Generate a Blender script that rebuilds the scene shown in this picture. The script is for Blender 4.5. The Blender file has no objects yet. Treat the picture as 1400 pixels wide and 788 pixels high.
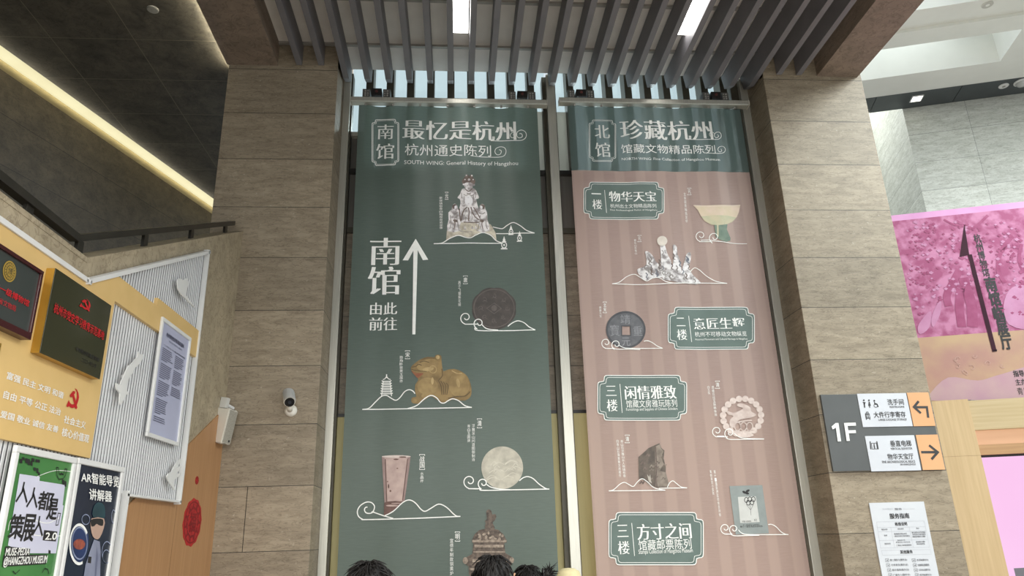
import bpy, bmesh, math, random
from math import sin, cos, radians, pi, sqrt, atan2
from mathutils import Vector, Matrix
from mathutils.geometry import tessellate_polygon
random.seed(4)
SC = bpy.context.scene
COL = SC.collection
H = 1.8                                   # camera height above the hall floor

# ------------------------------------------------------------------ camera
FPX, PITCH, YAW, ROLL = 990.527, .3312176, .0820366, -.0299834
def _axes():
    F = Vector((sin(YAW)*cos(PITCH), cos(YAW)*cos(PITCH), sin(PITCH)))
    r0 = Vector((cos(YAW), -sin(YAW), 0)); u0 = r0.cross(F)
    r = cos(ROLL)*r0 + sin(ROLL)*u0; u = -sin(ROLL)*r0 + cos(ROLL)*u0
    return r, u, F
CR, CU, CF = _axes()
CAM = Vector((0, 0, H))
cd = bpy.data.cameras.new('camera'); cam = bpy.data.objects.new('camera', cd); COL.objects.link(cam)
cd.sensor_width = 36; cd.sensor_fit = 'HORIZONTAL'; cd.lens = FPX/1400*36; cd.clip_end = 200
m = Matrix((( CR.x, CU.x, -CF.x, 0), (CR.y, CU.y, -CF.y, 0), (CR.z, CU.z, -CF.z, H), (0, 0, 0, 1)))
cam.matrix_world = m
SC.camera = cam

# ------------------------------------------------------------------ world, exposure
W = bpy.data.worlds.new('sky'); SC.world = W; W.use_nodes = True
bg = W.node_tree.nodes['Background']; bg.inputs[0].default_value = (.84, .94, 1, 1); bg.inputs[1].default_value = .84
SC.view_settings.view_transform = 'Standard'; SC.view_settings.look = 'None'
SC.view_settings.exposure = 0.0; SC.view_settings.gamma = 1; SC.view_settings.use_curve_mapping = False

def area(name, loc, rot, sx, sy, power, col=(1, 1, 1)):
    l = bpy.data.lights.new(name, 'AREA'); l.shape = 'RECTANGLE'; l.size = sx; l.size_y = sy; l.energy = power; l.color = col
    o = bpy.data.objects.new(name, l); COL.objects.link(o); o.location = loc; o.rotation_euler = rot
    return o
# daylight falling through the entrance front behind the visitors
area('entrance_daylight', (1.2, -5.6, 1.9), (radians(90), 0, 0), 9.0, 3.2, 300, (1.0, 1.0, .97))
# unseen fill light added under the low slab to brighten the lower pillars
area('low_fill_light', (1.2, -1.4, H+2.52), (0, 0, 0), 8.0, 4.4, 1080, (1, .985, .93))
# the hall's own linear lights overhead, between the slats
for lx in (.064, 2.675):
    area('hall_ceiling_light', (lx, 3.4, H+5.585), (0, 0, 0), .16, 3.4, 34, (1, .98, .94))
# daylight on the glass end wall, from outside
area('end_wall_daylight', (1.2, 10.2, H+5.6), (radians(-96), 0, 0), 4.4, 1.6, 210, (.92, .98, 1))
q_ = Vector((sin(radians(16.3))*13.3+cos(radians(16.3))*3.0, cos(radians(16.3))*13.3-sin(radians(16.3))*3.0, H+8.2))
area('atrium_fill_left', q_, (0, radians(-25), radians(-16)), 1.6, 1.6, 85, (.98, 1, .95))  # unseen fill added to brighten the left face of the pale block
# skylight well over the near half of the atrium
area('atrium_skylight', (9.4, 4.0, H+7.3), (radians(14), 0, radians(-16)), 5.0, 4.0, 1350, (.92, 1, .99))
area('coffer_skylight', (6.2, 9.2, H+7.62), (0, 0, radians(-16)), 3.4, .7, 14, (.9, .98, 1))

# ------------------------------------------------------------------ projection helpers (pixel of the 1400x788 photo -> point on a real plane)
def ray(x, y): return CF*FPX + CR*(x-700) - CU*(y-394)
def onP(x, y, P, n):
    d = ray(x, y); return CAM + d*((P-CAM).dot(n)/d.dot(n))
def onY(x, y, Y): return onP(x, y, Vector((0, Y, 0)), Vector((0, 1, 0)))
def onX(x, y, X): return onP(x, y, Vector((X, 0, 0)), Vector((1, 0, 0)))
def onZ(x, y, Z): return onP(x, y, Vector((0, 0, Z+H)), Vector((0, 0, 1)))   # Z above eye level

CROPS = {'px': (0, 0, 1), 'c1': (480, 130, 4.636), 'c2': (480, 290, 4.379), 'c3': (460, 460, 4.375), 'c4': (440, 610, 3.889),
         'c5': (770, 130, 4.378), 'c6': (780, 300, 4.146), 'c7': (790, 480, 4.147), 'c8': (800, 620, 4.375), 's8': (1120, 530, 6.567),
         'nt': (1180, 680, 6.364), 'A1': (0, 310, 3.75), 'A2': (140, 340, 3.58), 'A3': (140, 540, 3.175), 'A4': (0, 590, 3.98),
         'A5': (80, 610, 4.427), 'A6': (0, 500, 2.736), 'pk': (1180, 220, 2.814), 'P7': (1300, 480, 4.92), 'em': (80, 520, 15.76), 'st': (590, 235, 7.88)}

# ------------------------------------------------------------------ materials
MATS = {}
def lin(c):
    return tuple((v/255/12.92 if v/255 <= .04045 else ((v/255+.055)/1.055)**2.4) for v in c)
def pmat(name, rgb, rough=.6, metal=0., rgb2=None, scale=6, stretch=(1, 1, 1), detail=5, lo=.35, hi=.65, bump=0., emit=0., spec=.5, ebase=None):
    if name in MATS: return MATS[name]
    mt = bpy.data.materials.new(name); mt.use_nodes = True; MATS[name] = mt
    nt = mt.node_tree; b = nt.nodes['Principled BSDF']; L = nt.links
    c = lin(rgb)
    b.inputs['Base Color'].default_value = (*c, 1); b.inputs['Roughness'].default_value = rough; b.inputs['Metallic'].default_value = metal
    b.inputs['Specular IOR Level'].default_value = spec
    if rgb2 is not None or bump:
        g = nt.nodes.new('ShaderNodeNewGeometry'); mp = nt.nodes.new('ShaderNodeMapping'); mp.inputs['Scale'].default_value = stretch
        L.new(g.outputs['Position'], mp.inputs['Vector'])
        nz = nt.nodes.new('ShaderNodeTexNoise'); nz.inputs['Scale'].default_value = scale; nz.inputs['Detail'].default_value = detail
        L.new(mp.outputs[0], nz.inputs['Vector'])
        if rgb2 is not None:
            cr = nt.nodes.new('ShaderNodeValToRGB'); e = cr.color_ramp.elements
            e[0].position = lo; e[1].position = hi; e[0].color = (*c, 1); e[1].color = (*lin(rgb2), 1)
            L.new(nz.outputs[0], cr.inputs[0]); L.new(cr.outputs[0], b.inputs['Base Color'])
            if emit: L.new(cr.outputs[0], b.inputs['Emission Color'])
        if bump:
            bp = nt.nodes.new('ShaderNodeBump'); bp.inputs['Strength'].default_value = bump; bp.inputs['Distance'].default_value = .02
            L.new(nz.outputs[0], bp.inputs['Height']); L.new(bp.outputs[0], b.inputs['Normal'])
    if emit:
        if rgb2 is None: b.inputs['Emission Color'].default_value = (*c, 1)
        if ebase:
            for l in list(b.inputs['Base Color'].links): L.remove(l)
            b.inputs['Base Color'].default_value = (*lin(ebase), 1)
        b.inputs['Emission Strength'].default_value = emit
    return mt

def stone(name, c1, c2, speck, joint=.6, off=0., stretch=(1.6, 1.6, 7), rough=.55, jw=.006, vert=None, vdir=(1, 0, 0), axis='Z', jointcol=None):
    """veined stone cladding with course joints every `joint` metres along world Z (or another axis)"""
    if name in MATS: return MATS[name]
    mt = bpy.data.materials.new(name); mt.use_nodes = True; MATS[name] = mt
    nt = mt.node_tree; N = nt.nodes; L = nt.links; b = N['Principled BSDF']; b.inputs['Roughness'].default_value = rough
    g = N.new('ShaderNodeNewGeometry')
    mp = N.new('ShaderNodeMapping'); mp.inputs['Scale'].default_value = stretch; L.new(g.outputs['Position'], mp.inputs[0])
    n1 = N.new('ShaderNodeTexNoise'); n1.inputs['Scale'].default_value = 2.2; n1.inputs['Detail'].default_value = 9; n1.inputs['Roughness'].default_value = .62; n1.inputs['Distortion'].default_value = .5
    L.new(mp.outputs[0], n1.inputs['Vector'])
    r1 = N.new('ShaderNodeValToRGB'); e = r1.color_ramp.elements; e[0].position = .34; e[1].position = .66; e[0].color = (*lin(c2), 1); e[1].color = (*lin(c1), 1)
    L.new(n1.outputs[0], r1.inputs[0])
    # thin wandering veins
    n2 = N.new('ShaderNodeTexNoise'); n2.inputs['Scale'].default_value = 4.6; n2.inputs['Detail'].default_value = 6; n2.inputs['Distortion'].default_value = 1.1
    L.new(mp.outputs[0], n2.inputs['Vector'])
    a = N.new('ShaderNodeMath'); a.operation = 'SUBTRACT'; a.inputs[1].default_value = .5; L.new(n2.outputs[0], a.inputs[0])
    ab = N.new('ShaderNodeMath'); ab.operation = 'ABSOLUTE'; L.new(a.outputs[0], ab.inputs[0])
    rv = N.new('ShaderNodeValToRGB'); e = rv.color_ramp.elements; e[0].position = 0; e[1].position = .035; e[0].color = (.60, .58, .55, 1); e[1].color = (1, 1, 1, 1)
    L.new(ab.outputs[0], rv.inputs[0])
    mx = N.new('ShaderNodeMixRGB'); mx.blend_type = 'MULTIPLY'; mx.inputs[0].default_value = .8; L.new(r1.outputs[0], mx.inputs[1]); L.new(rv.outputs[0], mx.inputs[2])
    # pale flecks
    mp2 = N.new('ShaderNodeMapping'); mp2.inputs['Scale'].default_value = (1, 1, 1.8); L.new(g.outputs['Position'], mp2.inputs[0])
    n3 = N.new('ShaderNodeTexNoise'); n3.inputs['Scale'].default_value = 26; n3.inputs['Detail'].default_value = 2; L.new(mp2.outputs[0], n3.inputs['Vector'])
    r3 = N.new('ShaderNodeValToRGB'); e = r3.color_ramp.elements; e[0].position = .68; e[1].position = .76; L.new(n3.outputs[0], r3.inputs[0])
    f3 = N.new('ShaderNodeMath'); f3.operation = 'MULTIPLY'; f3.inputs[1].default_value = .55; L.new(r3.outputs[0], f3.inputs[0])
    mx2 = N.new('ShaderNodeMixRGB'); mx2.inputs[2].default_value = (*lin(speck), 1); L.new(f3.outputs[0], mx2.inputs[0]); L.new(mx.outputs[0], mx2.inputs[1])
    out = mx2.outputs[0]
    def line(vec, period, o):
        nonlocal out
        d = N.new('ShaderNodeVectorMath'); d.operation = 'DOT_PRODUCT'; d.inputs[1].default_value = vec; L.new(g.outputs['Position'], d.inputs[0])
        ad = N.new('ShaderNodeMath'); ad.operation = 'ADD'; ad.inputs[1].default_value = 100*period - o; L.new(d.outputs['Value'], ad.inputs[0])
        md = N.new('ShaderNodeMath'); md.operation = 'PINGPONG'; md.inputs[1].default_value = period/2; L.new(ad.outputs[0], md.inputs[0])
        lt = N.new('ShaderNodeMath'); lt.operation = 'LESS_THAN'; lt.inputs[1].default_value = jw/2; L.new(md.outputs[0], lt.inputs[0])
        # each course slightly different in tone
        fl = N.new('ShaderNodeMath'); fl.operation = 'DIVIDE'; fl.inputs[1].default_value = period; L.new(ad.outputs[0], fl.inputs[0])
        f2 = N.new('ShaderNodeMath'); f2.operation = 'FLOOR'; L.new(fl.outputs[0], f2.inputs[0])
        wn = N.new('ShaderNodeTexWhiteNoise'); wn.noise_dimensions = '1D'; L.new(f2.outputs[0], wn.inputs['W'])
        mr = N.new('ShaderNodeMapRange'); mr.inputs[3].default_value = .88; mr.inputs[4].default_value = 1.1; L.new(wn.outputs['Value'], mr.inputs[0])
        t = N.new('ShaderNodeMixRGB'); t.blend_type = 'MULTIPLY'; t.inputs[0].default_value = 1; L.new(out, t.inputs[1]); L.new(mr.outputs[0], t.inputs[2])
        q = N.new('ShaderNodeMixRGB'); q.inputs[2].default_value = (*lin(jointcol or (28, 26, 23)), 1); L.new(lt.outputs[0], q.inputs[0]); L.new(t.outputs[0], q.inputs[1])
        out = q.outputs[0]
    ax = {'X': (1, 0, 0), 'Y': (0, 1, 0), 'Z': (0, 0, 1)}.get(axis, axis)
    if joint: line(ax, joint, off)
    if vert: line(vdir, vert[0], vert[1])
    L.new(out, b.inputs['Base Color'])
    bp = N.new('ShaderNodeBump'); bp.inputs['Strength'].default_value = .25; bp.inputs['Distance'].default_value = .01; L.new(n1.outputs[0], bp.inputs['Height']); L.new(bp.outputs[0], b.inputs['Normal'])
    return mt

def wood(name, c1, c2, vert=True, rough=.45, scale=3):
    return pmat(name, c1, rough, rgb2=c2, scale=scale, stretch=(14, 14, .5) if vert else (.5, .5, 14), detail=6, lo=.3, hi=.7)

def cloth(name, rgb, rgb2, rough=.5, stripe=None, top=None, sheer=.03):
    """printed banner fabric with fine weave, optional paler stripes along X below a given height"""
    if name in MATS: return MATS[name]
    mt = bpy.data.materials.new(name); mt.use_nodes = True; MATS[name] = mt
    nt = mt.node_tree; N = nt.nodes; L = nt.links; b = N['Principled BSDF']; b.inputs['Roughness'].default_value = rough
    g = N.new('ShaderNodeNewGeometry'); sx = N.new('ShaderNodeSeparateXYZ'); L.new(g.outputs['Position'], sx.inputs[0])
    mp = N.new('ShaderNodeMapping'); mp.inputs['Scale'].default_value = (1, 1, 14); L.new(g.outputs['Position'], mp.inputs[0])
    nz = N.new('ShaderNodeTexNoise'); nz.inputs['Scale'].default_value = 9; nz.inputs['Detail'].default_value = 4; L.new(mp.outputs[0], nz.inputs['Vector'])
    cr = N.new('ShaderNodeValToRGB'); e = cr.color_ramp.elements; e[0].position = .3; e[1].position = .7
    e[0].color = (*lin(rgb), 1); e[1].color = (*lin(rgb2), 1); L.new(nz.outputs[0], cr.inputs[0]); out = cr.outputs[0]
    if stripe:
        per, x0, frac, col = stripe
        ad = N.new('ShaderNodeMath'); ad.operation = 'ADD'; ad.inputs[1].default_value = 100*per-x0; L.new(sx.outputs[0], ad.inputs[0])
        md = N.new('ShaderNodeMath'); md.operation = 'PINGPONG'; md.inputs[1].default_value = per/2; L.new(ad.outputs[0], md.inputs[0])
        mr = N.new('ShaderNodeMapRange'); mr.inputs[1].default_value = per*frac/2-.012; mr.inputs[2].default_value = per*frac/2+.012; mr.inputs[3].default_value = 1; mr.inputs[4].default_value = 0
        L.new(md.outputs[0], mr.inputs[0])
        q = N.new('ShaderNodeMixRGB'); q.inputs[2].default_value = (*lin(col), 1); L.new(mr.outputs[0], q.inputs[0]); L.new(out, q.inputs[1]); out = q.outputs[0]  # paler stripe colour mixed in at a regular pitch
    if top:
        z, c = top
        gt = N.new('ShaderNodeMath'); gt.operation = 'GREATER_THAN'; gt.inputs[1].default_value = z; L.new(sx.outputs[2], gt.inputs[0])
        q = N.new('ShaderNodeMixRGB'); q.inputs[2].default_value = (*lin(c), 1); L.new(gt.outputs[0], q.inputs[0]); L.new(out, q.inputs[1]); out = q.outputs[0]
    L.new(out, b.inputs['Base Color'])
    # thin fabric lets some daylight through
    tr = N.new('ShaderNodeBsdfTranslucent'); L.new(out, tr.inputs[0])
    ms = N.new('ShaderNodeMixShader'); ms.inputs[0].default_value = .30; L.new(b.outputs[0], ms.inputs[1]); L.new(tr.outputs[0], ms.inputs[2])
    tp = N.new('ShaderNodeBsdfTransparent'); m3 = N.new('ShaderNodeMixShader'); m3.inputs[0].default_value = sheer
    L.new(ms.outputs[0], m3.inputs[1]); L.new(tp.outputs[0], m3.inputs[2]); L.new(m3.outputs[0], N['Material Output'].inputs[0])
    return mt

def glassmat(name, tint=(.9, .96, .96), refl=.12):
    if name in MATS: return MATS[name]
    mt = bpy.data.materials.new(name); mt.use_nodes = True; MATS[name] = mt
    N = mt.node_tree.nodes; L = mt.node_tree.links; N.remove(N['Principled BSDF'])
    t = N.new('ShaderNodeBsdfTransparent'); t.inputs[0].default_value = (*tint, 1)
    g = N.new('ShaderNodeBsdfGlossy'); g.inputs['Roughness'].default_value = .02
    fr = N.new('ShaderNodeFresnel'); fr.inputs[0].default_value = 1.45
    ms = N.new('ShaderNodeMixShader'); L.new(fr.outputs[0], ms.inputs[0]); L.new(t.outputs[0], ms.inputs[1]); L.new(g.outputs[0], ms.inputs[2])
    L.new(ms.outputs[0], N['Material Output'].inputs[0]); return mt

M_PIL = stone('pillar_stone', (162, 148, 127), (136, 123, 104), (192, 182, 166), .6, off=(H-.063) % .6)
M_STAIR = stone('stair_stone', (182, 168, 142), (158, 145, 121), (200, 190, 170), 0, stretch=(2.2, 2.2, 2.2))
M_BEAM = stone('beam_stone', (142, 126, 112), (120, 106, 94), (160, 146, 132), 0, stretch=(2, 2, 6))
M_UPW = stone('upper_wall_stone', (104, 92, 72), (80, 71, 56), (116, 104, 86), .62, off=H+.05, stretch=(2, 2, 3))
M_TILE = stone('ceiling_tile', (104, 97, 84), (72, 68, 60), (112, 106, 92), .79, off=8.106, axis='Y', stretch=(2, 2, 2), vert=(.93, -3.72), vdir=(1, 0, 0), jw=.010, jointcol=(120, 112, 95))
A16 = radians(16.3); DD = Vector((sin(A16), cos(A16), 0)); EE = Vector((cos(A16), -sin(A16), 0))
M_PALE = stone('pale_stone', (214, 216, 208), (186, 188, 178), (228, 228, 220), .527, off=H+.49, stretch=(1.6, 1.6, 7), vert=(1.6, 5.484-1.6), vdir=tuple(EE), jointcol=(120, 122, 118))
M_FLOOR = stone('floor_stone', (172, 166, 158), (152, 147, 140), (170, 165, 155), .9, axis='Y', vert=(.9, 0), stretch=(2, 2, 2), rough=.25)
M_ALU = pmat('brushed_aluminium', (205, 203, 192), .38, .55, rgb2=(190, 188, 178), scale=8, stretch=(20, 20, .4))
M_ALUD = pmat('dark_frame_metal', (78, 74, 62), .45, .3, rgb2=(70, 66, 56), scale=5)
M_SLAT = pmat('grey_slat_paint', (118, 116, 120), .5, rgb2=(110, 108, 112), scale=3)
M_CEIL = pmat('grey_ceiling_panel', (232, 226, 220), .6, rgb2=(224, 218, 212), scale=4)
M_BAR = pmat('channel_metal', (170, 166, 160), .4, .3, rgb2=(160, 156, 150), scale=6)
M_LED = pmat('cool_light_diffuser', (255, 253, 248), .5, emit=13)
M_COVE = pmat('warm_cove_diffuser', (246, 238, 190), .6, emit=.86, ebase=(60, 58, 50), rgb2=(240, 230, 180), scale=3)
M_WHITE = pmat('white_paint', (228, 228, 226), .5, rgb2=(220, 220, 219), scale=4)
M_WHITE2 = pmat('white_flute_paint', (226, 227, 229), .5, rgb2=(218, 219, 222), scale=4)
M_FLUTEB = pmat('shaded_flute_backing', (92, 92, 95), .7, rgb2=(86, 86, 89), scale=6)  # dark grey stands in for the shade in the flute valleys
M_YEL = pmat('yellow_board_paint', (222, 188, 126), .5, rgb2=(217, 183, 120), scale=5)
M_WOODP = wood('orange_wood_veneer', (182, 138, 96), (168, 124, 82))
M_WOODL = wood('pale_oak_veneer', (203, 176, 134), (190, 162, 120))
M_WOODLH = wood('pale_oak_veneer_horizontal', (196, 176, 138), (184, 162, 122), vert=False)
M_BLK = pmat('black_metal', (42, 40, 38), .4, .2, rgb2=(36, 34, 33), scale=8)
M_RAILD = pmat('dark_bronze_rail', (66, 62, 55), .35, .5, rgb2=(56, 53, 47), scale=6)
M_OFFW = pmat('offwhite_plastic', (226, 222, 212), .45, rgb2=(220, 216, 206), scale=6)
M_PRINT = pmat('white_print', (248, 248, 244), .6, rgb2=(242, 242, 238), scale=20)
M_INK = pmat('black_print', (34, 33, 34), .6, rgb2=(42, 41, 42), scale=20)
M_REDP = pmat('red_print', (196, 30, 38), .5, rgb2=(182, 26, 34), scale=20)
M_GRN = cloth('green_banner_cloth', (100, 114, 106), (106, 121, 113), .40, sheer=.02)
PINK = (196, 162, 152)
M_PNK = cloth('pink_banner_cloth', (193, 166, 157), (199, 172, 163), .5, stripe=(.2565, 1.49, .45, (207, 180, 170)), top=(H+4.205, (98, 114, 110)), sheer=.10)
M_PLQ = pmat('teal_plaque_print', (93, 109, 103), .55, rgb2=(99, 116, 110), scale=6)

# ------------------------------------------------------------------ object helpers
def set_props(o, label=None, cat=None, group=None, kind=None):
    if label: o['label'] = label
    if cat: o['category'] = cat
    if group: o['group'] = group
    if kind: o['kind'] = kind
    return o
def thing(name, loc, label, cat, group=None, kind=None):
    o = bpy.data.objects.new(name, None); COL.objects.link(o); o.location = loc; o.empty_display_size = .1
    return set_props(o, label, cat, group, kind)
def link(name, bm, mats, parent=None, smooth=False):
    me = bpy.data.meshes.new(name); bmesh.ops.recalc_face_normals(bm, faces=bm.faces[:])
    bm.to_mesh(me); bm.free()
    for mm in (mats if isinstance(mats, (list, tuple)) else [mats]): me.materials.append(mm)
    o = bpy.data.objects.new(name, me); COL.objects.link(o)
    if smooth:
        for p in me.polygons: p.use_smooth = True
    if parent is not None:
        o.parent = parent
        base = parent.location.copy(); q = parent.parent
        while q: base += q.location; q = q.parent
        me.transform(Matrix.Translation(-base))
    return o
def struct(name, bm, mats):
    return set_props(link(name, bm, mats), kind='structure')
def box(bm, x0, x1, y0, y1, z0, z1, mi=0, M=None, bev=0.):
    vs = [bm.verts.new(Vector(p)) for p in ((x0, y0, z0), (x1, y0, z0), (x1, y1, z0), (x0, y1, z0), (x0, y0, z1), (x1, y0, z1), (x1, y1, z1), (x0, y1, z1))]
    fs = [bm.faces.new([vs[i] for i in f]) for f in ((3, 2, 1, 0), (4, 5, 6, 7), (0, 1, 5, 4), (1, 2, 6, 5), (2, 3, 7, 6), (3, 0, 4, 7))]
    for f in fs: f.material_index = mi
    if bev:
        r = bmesh.ops.bevel(bm, geom=list({e for f in fs for e in f.edges}), offset=bev, segments=2, affect='EDGES', profile=.6)
        vs = list({v for f in r['faces'] for v in f.verts} | {v for v in vs if v.is_valid})
        for f in r['faces']: f.material_index = mi
    if M is not None:
        for v in vs: v.co = M @ v.co
    return vs
def nbox(*a, **k):
    bm = bmesh.new(); box(bm, *a, **k); return bm
def prism(bm, pts, vec, mi=0):
    """extrude a planar 3D polygon by vec"""
    pts = [Vector(p) for p in pts]; vec = Vector(vec)
    a = [bm.verts.new(p) for p in pts]; b = [bm.verts.new(p+vec) for p in pts]; n = len(pts)
    for i in range(n):
        f = bm.faces.new((a[i], a[(i+1) % n], b[(i+1) % n], b[i])); f.material_index = mi
    for t in tessellate_polygon([pts]):
        f = bm.faces.new([a[i] for i in t]); f.material_index = mi
        f = bm.faces.new([b[i] for i in reversed(t)]); f.material_index = mi
def tube(bm, pts, r, n=10, mi=0, caps=True):
    pts = [Vector(p) for p in pts]; rs = r if isinstance(r, (list, tuple)) else [r]*len(pts); rings = []
    for i, p in enumerate(pts):
        t = (pts[min(i+1, len(pts)-1)]-pts[max(i-1, 0)]).normalized()
        up = Vector((0, 0, 1)) if abs(t.z) < .9 else Vector((0, 1, 0))
        a = t.cross(up).normalized(); b = a.cross(t)
        rings.append([bm.verts.new(p+(a*cos(2*pi*k/n)+b*sin(2*pi*k/n))*rs[i]) for k in range(n)])
    for i in range(len(rings)-1):
        for k in range(n):
            f = bm.faces.new((rings[i][k], rings[i][(k+1) % n], rings[i+1][(k+1) % n], rings[i+1][k])); f.material_index = mi
    if caps:
        for rg in (rings[0], rings[-1]):
            f = bm.faces.new(rg); f.material_index = mi
def lathe(bm, prof, c, axis=(0, 0, 1), n=24, mi=0):
    """profile of (radius, height along axis) turned about axis through c"""
    ax = Vector(axis).normalized(); t = Vector((1, 0, 0)) if abs(ax.x) < .9 else Vector((0, 1, 0))
    a = ax.cross(t).normalized(); b = ax.cross(a); c = Vector(c)
    rings = []
    for r, h in prof:
        rings.append([bm.verts.new(c+ax*h+(a*cos(2*pi*k/n)+b*sin(2*pi*k/n))*max(r, 1e-4)) for k in range(n)])
    for i in range(len(rings)-1):
        for k in range(n):
            f = bm.faces.new((rings[i][k], rings[i][(k+1) % n], rings[i+1][(k+1) % n], rings[i+1][k])); f.material_index = mi
    for rg in (rings[0], rings[-1]):
        f = bm.faces.new(rg); f.material_index = mi

def smooth_pts(P, k=8, closed=False):
    P = [Vector(p) for p in P]; n = len(P); out = []
    rng = range(n if closed else n-1)
    for i in rng:
        if closed: p0, p1, p2, p3 = P[(i-1) % n], P[i], P[(i+1) % n], P[(i+2) % n]
        else: p0, p1, p2, p3 = P[max(i-1, 0)], P[i], P[i+1], P[min(i+2, n-1)]
        for j in range(k):
            t = j/k
            out.append(.5*((2*p1)+(p2-p0)*t+(2*p0-5*p1+4*p2-p3)*t*t+(3*p1-p0-3*p2+p3)*t**3))
    if not closed: out.append(P[-1])
    return out
def spiral(cx, cy, r, turns=1.35, a0=pi/2, sgn=1, n=34, r1=.22):
    """cloud curl from the outside in; a0 start angle in image coordinates (y down)"""
    o = []
    for i in range(n+1):
        t = i/n; rr = r*(1-(1-r1)*t**.8); a = a0+sgn*turns*2*pi*t
        o.append((cx+rr*cos(a), cy+rr*sin(a)))
    return o

# ------------------------------------------------------------------ lettering
GLYPHS = {}
def glyph(s, bold=0.):
    key = (s, bold)
    if key in GLYPHS: return GLYPHS[key]
    c = bpy.data.curves.new('t', 'FONT'); c.body = s; c.size = 1; c.offset = bold; c.resolution_u = 2 if len(s) > 14 else 4
    o = bpy.data.objects.new('t', c); COL.objects.link(o)
    bpy.context.view_layer.update()
    me = o.evaluated_get(bpy.context.evaluated_depsgraph_get()).to_mesh()
    V = [(v.co.x, v.co.y) for v in me.vertices]; Fc = [tuple(p.vertices) for p in me.polygons]
    bpy.data.objects.remove(o); bpy.data.curves.remove(c)
    x0 = min(v[0] for v in V); x1 = max(v[0] for v in V); y0 = min(v[1] for v in V); y1 = max(v[1] for v in V)
    V = [((x-x0)/(x1-x0), (y-y0)/max(y1-y0, 1e-6)) for x, y in V]
    GLYPHS[key] = (V, Fc, (x1-x0)/max(y1-y0, 1e-6)); return GLYPHS[key]

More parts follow.
